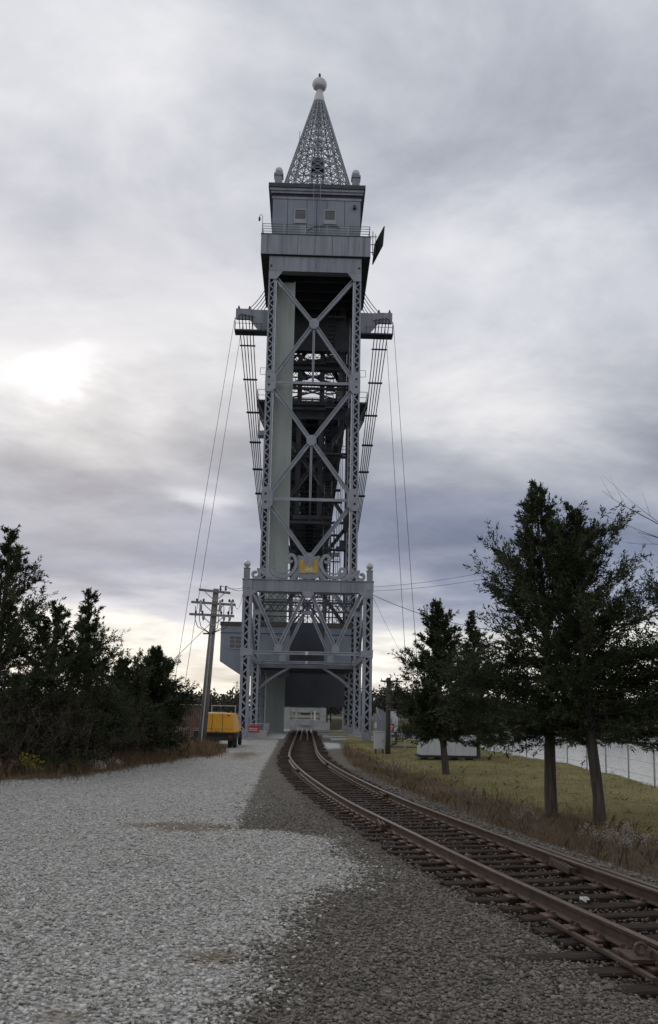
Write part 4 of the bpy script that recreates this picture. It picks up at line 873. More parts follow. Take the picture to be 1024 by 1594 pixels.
for s in (-1, 1):
    for yw in (y0+.75, y0+4.7):
        ws = [(tx+s*.78, .22), (tx+s*1.02, .0)] if yw < y0+2 else [(tx+s*.92, 0)]
        for k in range(2 if yw < y0+2 else 1):
            xw = tx+s*(.98 if k == 0 else .70); wm_ = MB(); prof_ = [(.20, -.10), (.40, -.10), (.44, -.06), (.44, .06), (.40, .10), (.20, .10)]
            n = 20; vs = [(xw+o_, yw+rr*math.cos(2*math.pi*j/n), .44+rr*math.sin(2*math.pi*j/n)) for rr, o_ in prof_ for j in range(n)]
            fs = [(i*n+j, i*n+(j+1) % n, ((i+1) % 6)*n+(j+1) % n, ((i+1) % 6)*n+j) for i in range(6) for j in range(n)]
            wo = flip_fix(wm_.add(vs, fs).build('wheel', 'rubber', tk)); MB().tube([(xw-.07, yw, .44), (xw+.07, yw, .44)], .2, 12).build('rim', 'galv', wo)
    MB().box(tx+s*.78-.08, tx+s*.78+.08, y0-.17, y0-.14, .62, .72).build('tail_light', 'lampred', tk)
    MB().box(tx+s*.98-.16, tx+s*.98+.16, y0+.28, y0+.31, .12, .5).build('mud_flap', 'black', tk)
MB().box(tx-.92, tx-.62, y0-.18, y0-.155, .58, .76).build('number_plate', 'signwhite', tk)
MB().tube([(tx+.95, y0+5.2, 1.35), (tx+1.2, y0+5.2, 1.4)], .02).build('mirror_arm', 'black', tk); MB().box(tx+1.14, tx+1.22, y0+5.1, y0+5.15, 1.15, 1.5).build('mirror', 'black', tk)
for k in range(4): MB().box(tx-.92, tx+.88, y0+.035+k*.05, y0+.045+k*.05, 1.06+k*.22, 1.075+k*.22).build('door_seam', 'black', tk)
for x in (-.33, .30): MB().beam((tx+x, y0-.012, .9), (tx+x*.9, y0+.20, 1.93), .018, .012).build('door_seam', 'black', tk)
MB().box(tx-.16, tx+.10, y0-.03, y0+.03, .98, 1.02).build('door_handle', 'galv', tk)
for s in (-1, 1): MB().box(tx+s*.62-.06, tx+s*.62+.06, y0+.16, y0+.215, 1.80, 1.87).build('marker_lamp', 'lampred', tk)
# pipe frame behind the truck, brown slat fence and posts at left
pf = thing('pipe_barrier', 'thin galvanised pipe barrier standing behind the yellow truck', 'barrier', (-5.0, 58.5, 0))
MB().tube([(-6.2, 58.5, 2.42), (-4.55, 58.5, 2.42)], .035).build('top_pipe', 'galv', pf)
for x in (-6.15, -4.6): MB().tube([(x, 58.5, 0), (x, 58.5, 2.42)], .035).build('post', 'galv', pf)
fe = thing('slatted_fence', 'reddish brown slatted fence behind the left utility pole', 'fence', (-8.5, 60, 0))
rnd = random.Random(8)
for i in range(38): x = -12.6+i*.155; MB().box(x, x+.135, 60, 60.03, -.1, 2.35+rnd.uniform(-.04, .04)).build('slat', 'fence', fe)
for x in (-12.6, -10.6, -8.6, -6.7): MB().tube([(x, 59.9, 0), (x, 59.9, 2.6)], .05).build('post', 'galv', fe)
MB().tube([(-12.6, 59.9, 2.45), (-6.7, 59.9, 2.45)], .03).build('top_rail', 'galv', fe)
cf = thing('wire_fence', 'pale posts of a wire fence in front of the brown slats', 'fence', (-9.5, 52, 0))
for i, x in enumerate((-11.5, -10.2, -9.0, -8.1, -7.4)): MB().tube([(x, 53-.4*i, -.1), (x, 53-.4*i, 1.9)], .045).build('post', 'pale', cf)
MB().tube([(-11.5, 53, .35), (-7.4, 51.4, .35)], .03).build('wire', 'galv', cf); MB().tube([(-11.5, 53, 1.8), (-7.4, 51.4, 1.8)], .02).build('wire', 'galv', cf)
# ------------------------------------------------------------------ right of the portal
cbx = thing('utility_cabinet', 'pale grey metal cabinet on short legs in front of the short dark pole', 'cabinet', (4.0, 48.2, 0))
bo = MB().box(3.76, 4.30, 48.0, 48.5, .22, 1.12).build('body', 'cabinet', cbx); bv = bo.modifiers.new('b', 'BEVEL'); bv.width = .015
MB().box(3.80, 4.26, 47.975, 47.998, .26, 1.06).build('door', 'cabinet', cbx); MB().box(4.2, 4.23, 47.95, 47.974, .6, .72).build('handle', 'darksteel', cbx)
for x in (3.8, 4.2): MB().box(x, x+.08, 48.1, 48.4, -.15, .22).build('leg', 'darksteel', cbx)
MB().box(3.74, 4.32, 47.97, 48.53, 1.12, 1.15).build('lid', 'cabinet', cbx)
tp = thing('telegraph_pole', 'short dark wooden pole with four crossarms right of the portal', 'utility pole', (4.28, 47.3, 0))
MB().tube([(4.42, 47.3, -.2), (4.43, 47.3, 2), (4.44, 47.3, 4.05)], [.145, .135, .115], 10).build('pole', 'wooddark', tp, True)
for z, xa, xb in ((3.85, -.45, .75), (3.33, -.45, .75), (2.75, -.2, .75), (2.3, -.1, .7)):
    MB().box(4.43+xa, 4.43+xb, 47.1, 47.19, z-.04, z+.04).build('crossarm', 'wooddark', tp)
    for x in (xa+.06, xa+.3): MB().lathe(4.43+x, 47.14, [(.015, z+.04), (.03, z+.09), (.015, z+.14)], 6).build('insulator', 'ceramic', tp)
MB().tube([(4.5, 47.14, 2.4), (4.56, 47.13, 1.8), (4.57, 47.13, .6)], .02, 5).build('ground_wire', 'galv', tp)
gs = thing('metal_shed', 'narrow grey corrugated shed between the right portal leg and the dark pole', 'shed', (5.2, 64, 0))
for i in range(8): MB().box(4.95+i*.1, 4.95+i*.1+.085, 62, 62.05, -.1, 2.55-.06*i).build('wall_panel', 'plate', gs)
MB().box(4.96, 5.74, 62.05, 64.5, -.1, 2.1).build('wall', 'plate', gs); MB().beam((4.95, 61.96, 2.55), (5.25, 61.96, 1.7), .03, .05).build('stay', 'pale', gs); MB().box(4.85, 5.0, 61.9, 61.99, 1.1, 1.45).build('meter_box', 'cabinet', gs)
rf = thing('pipe_rail_fence', 'low dark two rail pipe fence right of the telegraph pole', 'fence', (6, 55, 0))
for x in (5.0, 6.2, 7.4, 8.8): MB().tube([(x, 55, -.2), (x, 55, 1.1)], .05).build('post', 'galv', rf)
for z in (1.0, .1): MB().tube([(4.9, 55, z), (8.9, 55, z)], .045).build('rail', 'darksteel', rf)
rs = thing('small_red_sign', 'small red square sign on the pipe fence right of the dark pole', 'sign', (5.35, 54.9, 1.2))
MB().box(5.1, 5.5, 54.88, 54.92, 1.05, 1.5).build('panel', 'red', rs); MB().box(5.17, 5.42, 54.86, 54.878, 1.3, 1.36).build('lettering', 'signwhite', rs); MB().box(5.2, 5.38, 54.86, 54.878, 1.16, 1.21).build('lettering', 'signwhite', rs)
eq = thing('white_equipment_box', 'stacked pale equipment boxes beside the water behind the small red sign', 'equipment box', (6, 66, 0))
MB().box(5.9, 6.8, 65, 66, .6, 1.9).build('body', 'cabinet', eq); MB().box(6.0, 6.35, 64.96, 64.998, 1.2, 1.7).build('panel', 'glass', eq); MB().box(6.25, 6.7, 65.2, 65.8, 1.9, 2.4).build('hood', 'cabinet', eq); MB().box(5.8, 6.9, 64.9, 66.1, .4, .6).build('skid', 'darksteel', eq)
for x in (5.9, 6.7): MB().box(x, x+.1, 65.1, 65.9, -.3, .4).build('leg', 'darksteel', eq)
gb = thing('white_container', 'long low white container on dark skids behind the middle cedar', 'container', (6.7, 43, 0))
for i in range(8): x = 5.55+i*.335; MB().box(x+.006, x+.329, 42.5, 42.54, .22, 1.12).build('side_panel', 'cabinet', gb)
MB().box(5.56, 8.22, 42.54, 44.0, .22, 1.12).build('body', 'cabinet', gb); MB().box(5.5, 8.28, 42.46, 44.06, 1.12, 1.17).build('lid', 'cabinet', gb)
MB().box(5.45, 8.3, 42.5, 43.9, .1, .215).build('skid', 'black', gb)
for x in (5.7, 6.4, 7.2, 7.9): MB().box(x, x+.18, 42.6, 43.8, -.2, .1).build('support_block', 'black', gb)
cl = thing('chain_link_fence', 'thin chain link fence along the grassy edge above the water', 'fence', (11, 45, 0))
fp = [(11.9, 20), (11.65, 23), (11.5, 26), (11.45, 29), (11.7, 32), (11.9, 35), (12.1, 38), (12.15, 41), (11.9, 44), (11.75, 47), (11.5, 50), (11.3, 53), (11.1, 56), (10.9, 59), (9.8, 62.5)]
for x, y in fp: MB().tube([(x, y, -.4), (x, y, 1.25)], .03, 6).build('post', 'galv', cl)
for z in (.25, .7, 1.22): MB().tube([(x, y, z) for x, y in fp], .008 if z < 1 else .014, 4).build('wire', 'galv', cl)
sp_ = MB().tube([(9.3, 33.6, -.1), (9.3, 33.6, .55)], .03, 6).build('marker_post', 'darksteel'); tag(sp_, 'short thin dark marker post on the lawn behind the right cedars', 'post')
# ------------------------------------------------------------------ vegetation
def leaf_quads(P, D, ln, wd, rng):
    n = len(P); D = D/np.linalg.norm(D, axis=1, keepdims=True); rv = rng.normal(size=(n, 3)); S = np.cross(D, rv); S /= np.linalg.norm(S, axis=1, keepdims=True)+1e-9
    ln = ln[:, None]; wd = wd[:, None]
    V = np.stack([P, P+D*ln*.45+S*wd*.5, P+D*ln, P+D*ln*.45-S*wd*.5], 1).reshape(-1, 3); F = np.arange(4*n).reshape(n, 4); return V, F
def tubes_np(segs, n=4):   # segs: list of (pts, radii)
    m = MB()
    for pts, rad in segs: m.tube(pts, rad, n, False)
    return m
def cedar(name, label, base, H, RR, cb_, seed, lean=(0, 0), trunk_r=.16, nl=95, sp_per=15, lf=26, group='cedar trees', asym=None, split=False, leafs=1.0):
    rng = np.random.default_rng(seed); base = Vector(base); t = thing(name, label, 'tree', base, group)
    def tr(z): k = z/H; return base+Vector((lean[0]*k+.05*math.sin(k*7+seed), lean[1]*k+.05*math.cos(k*6+seed), z))
    zs = [-.25, .05, .5]+[H*q for q in (.15, .3, .45, .6, .75, .9)]
    rad = [trunk_r*1.25, trunk_r*1.08, trunk_r]+[trunk_r*(1-q)+.012 for q in (.15, .3, .45, .6, .75, .9)]
    tm = MB(); tm.tube([tr(z) for z in zs], rad, 12); rn = random.Random(seed); tm.v = [(x+rn.uniform(-.012, .012), y+rn.uniform(-.012, .012), z) for x, y, z in tm.v]; tm.build('trunk', 'bark', t, True)
    segs = []; Ps = []; Ds = []; nl = int(nl*1.35)
    for i in range(nl):
        q = 1-(1-(i+rng.uniform(0, 1))/nl)**.72; z = cb_+(H-cb_)*q*.97
        az = i*2.399+rng.uniform(-.5, .5)
        prof_ = (min(1.0, .72+q*2.2))*(1-q)**1.12+.04
        ln = RR*prof_*rng.choice([.5, .7, .9, 1.05, 1.25, 1.55], p=[.14, .2, .26, .2, .13, .07])*(1+.22*math.sin(az*2+seed)+.18*math.sin(q*17+seed))
        ln = min(ln, RR*(.98 if q < .3 else 1.25*(1.18-q)))
        if asym is not None: ln *= 1+asym[2]*(math.cos(az)*asym[0]+math.sin(az)*asym[1])
        elv = R(-8+34*q+rng.uniform(-10, 16)) if q < .35 else R(12+34*q+rng.uniform(-14, 16))
        d0 = Vector((math.cos(az)*math.cos(elv), math.sin(az)*math.cos(elv), math.sin(elv))); p0 = tr(z)
        pts = []; curv = rng.uniform(.05, .28)
        for k in range(6):
            s = k/5; pts.append(p0+d0*ln*s+Vector((rng.normal()*.03*ln*s, rng.normal()*.03*ln*s, curv*ln*s*s)))
        r0 = .010+.020*ln/RR*trunk_r/.16
        segs.append((pts, [r0*(1-.85*k/5) for k in range(6)]))
        for k in range(max(5, int(sp_per*(.25+1.1*min(1.3, ln/RR))))):
            s = .15+.85*rng.uniform(0, 1)**.7; j = min(4, int(s*5)); c = pts[j].lerp(pts[j+1], s*5-j)
            side = Vector(rng.normal(size=3)); side.normalize()
            td = (d0*rng.uniform(.6, 1.3)+side*.7+Vector((0, 0, rng.uniform(.0, .5)))).normalized()
            tl = rng.uniform(.18, .46)*(.34+.7*min(1.2, ln/RR))*min(1.3, RR/1.7+.1)*(1.45 if s > .85 else .95)
            m_ = lf; u_ = rng.uniform(0, 1, m_)**.8
            pp_ = np.array(c)[None, :]+np.array(td)[None, :]*(u_*tl)[:, None]+rng.normal(size=(m_, 3))*(.05*(1.15-u_)*(.45+.6*min(1, ln/RR)))[:, None]
            dd = np.array(td)[None, :]*1.0+rng.normal(size=(m_, 3))*.55
            Ps.append(pp_); Ds.append(dd)
    tp_ = tr(H*.9)
    for k in range(4):
        td = Vector((rng.normal()*.16, rng.normal()*.25, 1)).normalized(); m_ = lf; u_ = rng.uniform(0, 1, m_); tl = H*.1*rng.uniform(.5, 1.0)
        Ps.append(np.array(tp_)[None, :]+np.array(td)[None, :]*(u_*tl)[:, None]+rng.normal(size=(m_, 3))*.04); Ds.append(np.array(td)[None, :]+rng.normal(size=(m_, 3))*.5)
    P = np.concatenate(Ps); D = np.concatenate(Ds); k = len(P); tn = np.concatenate([np.full(len(p), q_) for p, q_ in zip(Ps, rng.beta(2, 2.4, len(Ps)))])
    V, F = leaf_quads(P, D, rng.uniform(.06, .13, k)*leafs, rng.uniform(.016, .034, k)*leafs, rng)
    np_mesh('crown', V, F, 'cedar', t, attr=dict(tone=np.repeat(tn, 4))); tubes_np(segs).build('limbs', 'bark', t, True)
    return t
cedar('cedar_tree', 'mid sized cedar with a single trunk standing in front of the white container', (5.25, 33.3, -.05), 6.6, 1.62, 1.3, 21, (-.35, 0), .135, 130, 20, 26, 'cedars right of the track', None, leafs=1.25)
cedar('cedar_tree', 'tallest cedar with a straight dark trunk right of the track', (5.73, 20.5, 0), 7.75, 2.6, 1.75, 5, (-.25, 0), .135, 145, 21, 29, 'cedars right of the track', (-1, 0, .05))
cedar('cedar_tree', 'cedar with the leaning grey trunk nearest the track on the right', (6.25, 19.0, 0), 6.9, 2.0, 1.75, 33, (-.42, 0), .125, 120, 19, 27, 'cedars right of the track', (1, 0, .25))
cedar('cedar_tree', 'cedar cut off by the right edge of the picture', (8.35, 18.6, 0), 6.0, 2.0, 2.0, 47, (.1, 0), .15, 90, 18, 24, 'cedars right of the track', (-1, 0, .1))
cedar('cedar_tree', 'cedar half hidden far behind the tallest one beside the white container', (8.9, 45.5, -.05), 7.6, 1.9, .8, 61, (-.3, 0), .15, 110, 18, 24, 'cedars right of the track', leafs=1.5)
cedar('cedar_tree', 'tallest dark cedar at the left edge of the picture', (-9.75, 28.2, .1), 7.9, 2.7, .5, 71, (0, 0), .2, 120, 20, 26, 'cedars on the left', leafs=1.2)
cedar('cedar_tree', 'second cedar from the left edge with a broad top', (-8.6, 30.5, .1), 5.7, 2.7, .4, 82, (-.1, 0), .17, 105, 19, 24, 'cedars on the left', leafs=1.25)
cedar('cedar_tree', 'slender pointed cedar rising in the middle of the left thicket', (-8.05, 32.6, .1), 6.4, 1.8, .4, 93, (.0, 0), .15, 95, 18, 24, 'cedars on the left', leafs=1.25)
cedar('cedar_tree', 'low spreading cedar behind the slender pointed one in the left thicket', (-7.6, 36.5, .1), 4.1, 2.4, .3, 104, (.1, 0), .15, 95, 18, 24, 'cedars on the left', leafs=1.4)
cedar('cedar_tree', 'bushy cedar at the right end of the left thicket near the utility pole', (-7.05, 38.6, .1), 4.75, 1.8, .5, 115, (.5, 0), .14, 115, 20, 28, 'cedars on the left', None, leafs=1.4)
def brush(label, base, H, RR, seed, mat='brush', dens=1.0, leafn=900):
    rng = np.random.default_rng(seed); t = thing('brush_shrub', label, 'shrub', base, 'shrubs of the left thicket'); b0 = Vector(base); segs = []; Ps = []; Ds = []
    for i in range(int(46*dens)):
        az = rng.uniform(0, 6.283); tilt = rng.uniform(.05, 1.0); ln = H*rng.uniform(.6, 1.1)*(1-.2*tilt)
        st = b0+Vector((rng.normal()*RR*.4, rng.normal()*RR*.4, -.1)); d0 = Vector((math.cos(az)*tilt*RR/H*.9, math.sin(az)*tilt*RR/H*.9, 1)).normalized()
        pts = [st+d0*ln*k/4+Vector((rng.normal()*.05, rng.normal()*.05, 0))*k for k in range(5)]; segs.append((pts, [.012, .010, .008, .006, .003]))
        for k in range(5):
            c = pts[2+k % 3]; d1 = (d0+Vector(rng.normal(size=3))*.6).normalized(); l2 = ln*rng.uniform(.15, .35); segs.append(([c, c+d1*l2*.5, c+d1*l2], [.006, .004, .002]))
            n = int(leafn/230*dens); u_ = rng.uniform(.2, 1, n)
            Ps.append(np.array(c)[None]+np.array(d1)[None]*(u_*l2)[:, None]+rng.normal(size=(n, 3))*.07); Ds.append(rng.normal(size=(n, 3))+np.array([0, 0, .3]))
    P = np.concatenate(Ps); D = np.concatenate(Ds); k = len(P)
    tubes_np(segs, 3).build('twigs', 'twig', t); V, F = leaf_quads(P, D, rng.uniform(.05, .11, k), rng.uniform(.03, .06, k), rng); np_mesh('leaves', V, F, mat, t)
labs = ['brown twiggy shrub at the far left beside the gravel', 'dense dark shrub under the tallest left cedar', 'brown shrub between the left cedars and the gravel edge', 'taller bare shrub in the middle of the left thicket', 'grey twiggy shrub below the slender cedar', 'rounded brown shrub at the front of the left thicket', 'thin shrub below the bushy cedar near the pole', 'low shrub close to the two pale boulders']
for i, (x, y, hh, rr) in enumerate(((-9.0, 26.8, 2.2, 1.2), (-9.9, 26.9, 2.6, 1.4), (-7.9, 28.6, 2.3, 1.2), (-8.5, 30.2, 3.0, 1.3), (-7.35, 32.2, 2.6, 1.2), (-7.0, 33.8, 2.2, 1.1), (-6.5, 37.0, 2.0, 1.0), (-7.6, 30.4, 1.5, .9))): brush(labs[i], (x, y, .1), hh, rr, 200+i, dens=1.3, leafn=2200)
t = thing('yellow_weed', 'small yellow leaved weed at the left edge of the gravel', 'plant', (-8.1, 26.5, .1)); rng = np.random.default_rng(5)
P = rng.normal(size=(160, 3))*np.array([.2, .2, .12])+np.array([-8.1, 26.5, .55]); D = rng.normal(size=(160, 3)); V, F = leaf_quads(P, D, rng.uniform(.08, .15, 160), rng.uniform(.04, .07, 160), rng); np_mesh('leaves', V, F, 'yellowweed', t)
tubes_np([([(-8.1, 26.5, 0), (-8.1+a, 26.5+bq, .55)], [.01, .005]) for a, bq in ((.1, .1), (-.15, .05), (.05, -.15), (0, 0))], 4).build('stem', 'twig', t)
# bare tree at the far right, its twigs reach into the picture
bt = thing('bare_tree', 'leafless tree at the right edge whose twigs reach into the sky', 'tree', (9.2, 17.5, 0)); rn = random.Random(77); segs = []
def grow(p, d, ln, rad, lev):
    pts = [p]; dd = Vector(d)
    for k in range(4): dd = (dd+Vector((rn.uniform(-.16, .16), rn.uniform(-.16, .16), rn.uniform(-.06, .12)))).normalized(); pts.append(pts[-1]+dd*ln/4)
    segs.append((pts, [rad*(1-.18*k) for k in range(5)]))
    if lev < 4:
        for k in range(2 if lev else 7):
            q = pts[rn.choice((2, 3, 4))]; nd_ = (dd+Vector((rn.uniform(-.7, .7)-(.25 if lev == 0 else 0), rn.uniform(-.7, .7), rn.uniform(-.35, .3)))).normalized(); grow(q, nd_, ln*rn.uniform(.45, .68), rad*.42, lev+1)
MB().tube([(9.2, 17.5, -.2), (9.15, 17.5, 2), (9.05, 17.5, 4)], [.16, .13, .10], 8).build('trunk', 'bark', bt, True)
grow(Vector((9.05, 17.5, 3.9)), (-.32, 0, 1), 2.8, .055, 0); grow(Vector((9.1, 17.5, 3.0)), (-.3, -.1, .95), 2.4, .045, 2)
segs.append(([Vector((9.05, 17.5, 3.9)), Vector((8.9, 17.5, 4.8)), Vector((8.55, 17.5, 5.6))], [.06, .045, .03]))
grow(Vector((8.55, 17.5, 5.6)), (-1, 0, .42), 2.1, .024, 2); grow(Vector((8.6, 17.5, 5.5)), (-1, .1, .12), 1.9, .02, 2); grow(Vector((8.6, 17.5, 5.6)), (-.8, -.1, .9), 1.8, .02, 2)
tubes_np(segs, 3).build('branches', 'twig', bt)
# grass: blades as one mass per kind
def grass(name, label, cat, pts, h0, h1, wd, mat, seed, lean=.35):
    rng = np.random.default_rng(seed); n = len(pts); P = np.concatenate([pts, gz(pts[:, 0], pts[:, 1])[:, None]-.02], 1); hh = rng.uniform(h0, h1, n)
    az = rng.uniform(0, 6.283, n); S = np.stack([np.cos(az), np.sin(az), 0*az], 1)*wd*.5; ln = rng.normal(size=(n, 2))*lean
    mid = P+np.stack([ln[:, 0]*.3, ln[:, 1]*.3, np.ones(n)*.55], 1)*hh[:, None]; top = P+np.stack([ln[:, 0], ln[:, 1], np.ones(n)*.95], 1)*hh[:, None]
    V = np.stack([P-S, P+S, mid+S*.8, top, mid-S*.8], 1).reshape(-1, 3); F = np.arange(5*n).reshape(n, 5)
    return tag(np_mesh(name, V, F, mat), label, cat, kind='stuff')
def scatter(n, x0, x1, y0, y1, fn, seed, ybias=1.0):
    rng = np.random.default_rng(seed); q = rng.uniform(0, 1, (n, 3)); y = y0+(y1-y0)*q[:, 1]**ybias; x = x0+(x1-x0)*q[:, 0]; k = fn(x, y) > q[:, 2]; return np.stack([x[k], y[k]], 1)
clump = lambda x, y: .5+.5*np.sin(x*3.1+1.7*np.sin(y*1.3))*np.sin(y*2.3+np.sin(x*2.1))
vergeR = lambda x, y: soilR(x, y)*np.clip(1-lawnm(x, y)*.995, 0, 1)*(.25+.75*clump(x, y))
grass('dry_weeds', 'tall dry brown weeds between the track and the lawn', 'weeds', scatter(75000, 2, 10, 9, 66, vergeR, 1, 1.5), .06, .28, .008, 'redgrass', 2)
grass('dry_grass', 'straw coloured grass along the right side of the track', 'grass', scatter(50000, 1.5, 9, 11, 67, vergeR, 3, 1.1), .08, .28, .009, 'drygrass', 4)
grass('lawn_grass', 'short yellow green lawn grass above the water', 'grass', scatter(70000, 4, 12.3, 10, 60, lambda x, y: lawnm(x, y)*(x < np.interp(y, XE[:, 0], XE[:, 1])), 5, 1.4), .02, .06, .010, 'greengrass', 6, .9)
grass('grass_tufts', 'taller straw tufts scattered over the lawn above the water', 'grass', scatter(26000, 4, 12.0, 10, 60, lambda x, y: lawnm(x, y)*(clump(x*1.7, y*1.3) > .72)*(x < np.interp(y, XE[:, 0], XE[:, 1])), 15, 1.4), .05, .17, .009, 'drygrass', 16, .6)
edgeL = lambda x, y: soilL(x, y)*np.clip(1-(np.interp(y, LE[:, 0], LE[:, 1])-x)/2.4, .12, 1)*(.3+.7*clump(x, y))
grass('dry_grass', 'dry tan grass along the edge of the left thicket', 'grass', scatter(52000, -14, -3.4, 23, 52, edgeL, 7), .15, .55, .016, 'drygrass', 8)
grass('dry_weeds', 'reddish dry weeds under the left thicket', 'weeds', scatter(36000, -14, -3.4, 23, 50, edgeL, 9), .2, .7, .014, 'redgrass', 10)
# pale seed head weeds by the track
SL = ['leftmost pale seed head weed in front of the two cedar trunks', 'second pale seed head weed from the left in front of the cedar trunks', 'pale seed head weed in front of the leaning grey trunk', 'short pale seed head weed right of the leaning grey trunk', 'lone pale seed head weed left of the straight dark trunk', 'rightmost pale seed head weed near the picture edge', 'far pale seed head weed left of the middle cedar', 'farthest pale seed head weed near the dark pole']
for i, (x, y, hh) in enumerate(((4.75, 14.6, .52), (5.0, 14.2, .45), (5.35, 14.9, .5), (5.55, 14.3, .42), (4.35, 17.5, .45), (6.0, 14.8, .4), (3.2, 31, .5), (3.6, 36, .5))):
    rng = np.random.default_rng(300+i); t = thing('seed_head_weed', SL[i], 'weed', (x, y, -.1), 'pale seed head weeds'); sg_ = []; Ps = []
    for k in range(8):
        tipv = Vector((x+rng.normal()*.12, y+rng.normal()*.12, -.1+hh*rng.uniform(.7, 1.1))); sg_.append(([(x, y, -.12), tipv.lerp(Vector((x, y, -.1)), .45), tipv], [.006, .005, .003])); Ps.append(np.array(tipv)[None]+rng.normal(size=(40, 3))*np.array([.035, .035, .045]))
    tubes_np(sg_, 3).build('stems', 'twig', t); P = np.concatenate(Ps); k = len(P); V, F = leaf_quads(P, rng.normal(size=(k, 3)), rng.uniform(.015, .03, k), rng.uniform(.01, .02, k), rng); np_mesh('seed_heads', V, F, 'seed', t, kind='stuff')
# boulders by the left grass
for i, (x, y, s) in enumerate(((-7.05, 30.2, .42), (-6.75, 31.8, .40), (-7.7, 28.8, .3))):
    rng = np.random.default_rng(400+i); m = MB(); m.lathe(x, y, [(s*.7, -.05), (s, .08), (s*.95, .18), (s*.6, .32), (s*.15, .38)], 9); m.v = [(a+rng.normal()*.06*s, bq+rng.normal()*.06*s, c*s*2.2+rng.normal()*.05*s+.1) for a, bq, c in m.v]
    tag(m.build('boulder', 'rock'), ('pale boulder left of its paler neighbour in the grass edge', 'pale boulder nearest the utility pole in the left grass edge', 'small grey boulder half buried under the left shrubs')[i], 'boulder', 'boulders at the gravel edge')
# far wood
rng = np.random.default_rng(9); Ps = []; Ss = []
for i in range(520):
    x = rng.uniform(-230, 230); y = rng.uniform(285, 390); hgt = rng.uniform(6.5, 10.5)*(1+.15*math.sin(x*.06)); n = 150
    q = rng.normal(size=(n, 3)); q /= np.linalg.norm(q, axis=1, keepdims=True); q *= rng.uniform(.55, 1, (n, 1))
    Ps.append(np.array([x, y, hgt*.55])+q*np.array([hgt*.36, hgt*.36, hgt*.5]))
P = np.concatenate(Ps); k = len(P); V, F = leaf_quads(P, rng.normal(size=(k, 3)), rng.uniform(.7, 1.5, k), rng.uniform(.5, .9, k), rng)
tag(np_mesh('far_wood', V, F, 'wood_far', kind='stuff'), 'grey green wood along the far bank of the canal', 'wood')
pyl = thing('transmission_pylon', 'tiny distant lattice pylon above the far wood left of the tower', 'pylon', (-31, 420, 0)); m = MB()
for s in (-1, 1):
    for q in (-1, 1): m.beam((-32.6+s*1.2, 420+q*1.2, 0), (-32.6+s*.2, 420+q*.2, 15.5), .18, .18)
for z in (11.8, 13.2, 14.6): m.beam((-34.6, 420, z), (-30.6, 420, z), .2, .2)
m.build('lattice_mast', 'galv', pyl)
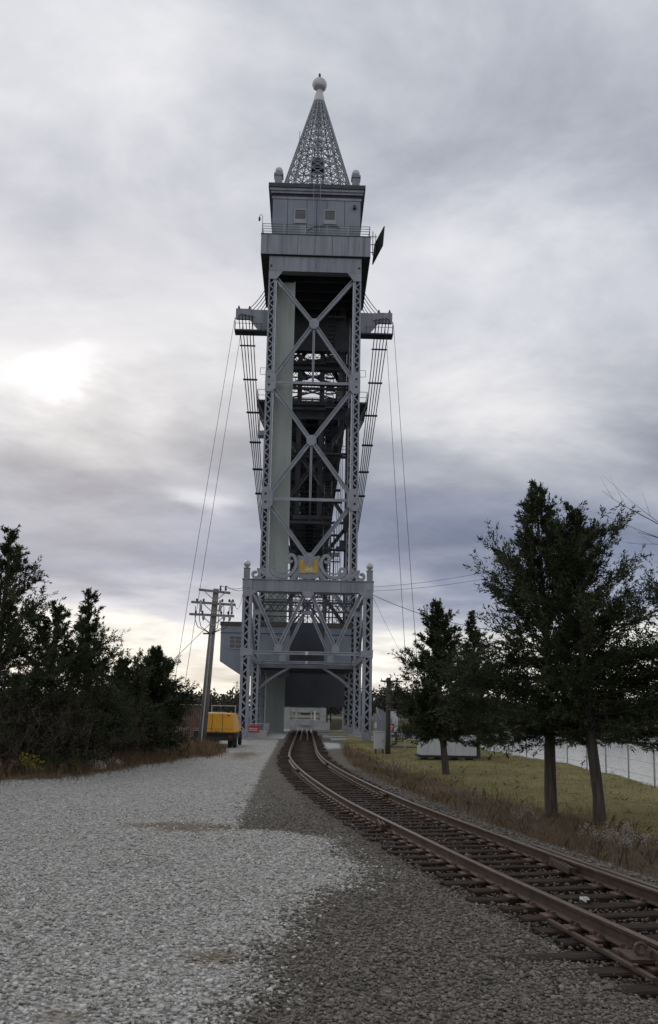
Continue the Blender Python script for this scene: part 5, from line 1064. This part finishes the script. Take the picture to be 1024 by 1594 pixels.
# ------------------------------------------------------------------ loose stones near the camera
def stones(name, label, pts, s0, s1, mat, seed, zoff=0.0, bias=1.0):
    rng = np.random.default_rng(seed); n = len(pts); B = np.array([(-1, -1, -1), (1, -1, -1), (1, 1, -1), (-1, 1, -1), (-1, -1, 1), (1, -1, 1), (1, 1, 1), (-1, 1, 1)], float)*.5
    S = B[None]*(1+rng.normal(size=(n, 8, 3))*.32); S *= (s0+(s1-s0)*rng.beta(1.3, 2.2, (n, 1, 1)))*np.stack([rng.uniform(.7, 1.3, n), rng.uniform(.7, 1.2, n), rng.uniform(.28, .6, n)], 1)[:, None, :]
    ax = rng.normal(size=(n, 3)); ax[:, 2] *= 2; ax /= np.linalg.norm(ax, axis=1, keepdims=True); an = rng.uniform(-3.14, 3.14, n)*np.where(np.abs(ax[:, 2]) > .8, 1, .25); c, s = np.cos(an)[:, None, None], np.sin(an)[:, None, None]; A = ax[:, None, :]
    S = S*c+np.cross(np.broadcast_to(A, S.shape), S)*s+A*(S*A).sum(2, keepdims=True)*(1-c)
    P = np.concatenate([pts, (gz(pts[:, 0], pts[:, 1])+zoff+rng.uniform(-.006, .012, n))[:, None]], 1)
    V = (S+P[:, None, :]).reshape(-1, 3); Q = np.array([(0, 3, 2, 1), (4, 5, 6, 7), (0, 1, 5, 4), (1, 2, 6, 5), (2, 3, 7, 6), (3, 0, 4, 7)]); F = (np.arange(n)[:, None, None]*8+Q[None]).reshape(-1, 4)
    tv = np.clip(rng.beta(2.2, 2.4, n)*bias, 0, 1); tv = np.where(rng.uniform(size=n) < .012, 2.0, tv); tone = np.repeat(tv, 8); o = np_mesh(name, V, F, mat, attr=dict(tone=tone), kind='stuff'); return tag(o, label, 'gravel')
mott = lambda x, y: .5+.35*np.sin(2.1*x+1.3*y)*np.sin(1.7*y-.9*x)+.15*np.sin(7*x)*np.sin(6*y)
def lm(x, y):
    return np.clip((np.interp(y, BX[:, 0], BX[:, 1])+.55*(mott(x, y)-.5)+.18*np.sin(9*y+3*x)*np.sin(5*y-2)+.12*np.sin(17*y+4*np.sin(7*x))-x)/.85+.5, 0, 1)
offtrack = lambda x, y: np.abs(x-smooth_curve(y)) > 1.32
near = lambda y: np.clip(1.3-(y-5)/15, .10, 1)*np.clip((31-y)/8, 0, 1)
def dirtm(x, y): return np.clip(np.clip(1-np.hypot((x+2.3)/2.0, (y-17.0)/1.3), 0, 1)+np.clip(1-np.hypot((x+.8)/.5, (y-8.3)/.5), 0, 1)+np.clip(1-np.hypot((x+.25)/.35, (y-6.6)/.9), 0, 1)+np.clip(1-np.hypot((x+1.7)/.5, (y-6.6)/.5), 0, 1), 0, .85)
stones('light_gravel', 'loose light grey crushed stone covering the left yard', scatter(240000, -11, 1.8, 3.6, 31, lambda x, y: lm(x, y)*near(y)*(1-dirtm(x, y))*(1-soilL(x, y))*(np.abs(x) < .42*y+1.2), 21, 1.9), .011, .044, 'lightstone', 22)
stones('dark_gravel', 'loose dark grey ballast stones beside the track', scatter(165000, -1.9, 4.2, 3.6, 31, lambda x, y: (1-lm(x, y))*near(y)*(np.abs(x-smooth_curve(y)) > 1.08)*(x < smooth_curve(y)), 23, 1.7), .011, .042, 'darkstone', 24)
stones('track_ballast', 'dark ballast lying between the ties of the track', scatter(46000, -.8, 6, 3.4, 34, lambda x, y: (np.abs(x-smooth_curve(y)) < 1.32)*near(y), 25, 1.2), .016, .044, 'darkstone', 26, .034, .7)
stones('shoulder_ballast', 'grey ballast on the right shoulder of the track', scatter(34000, 1.0, 6.6, 5, 34, lambda x, y: offtrack(x, y)*(x > smooth_curve(y))*(1-soilR(x, y)), 27, 1.2), .020, .056, 'darkstone', 28)
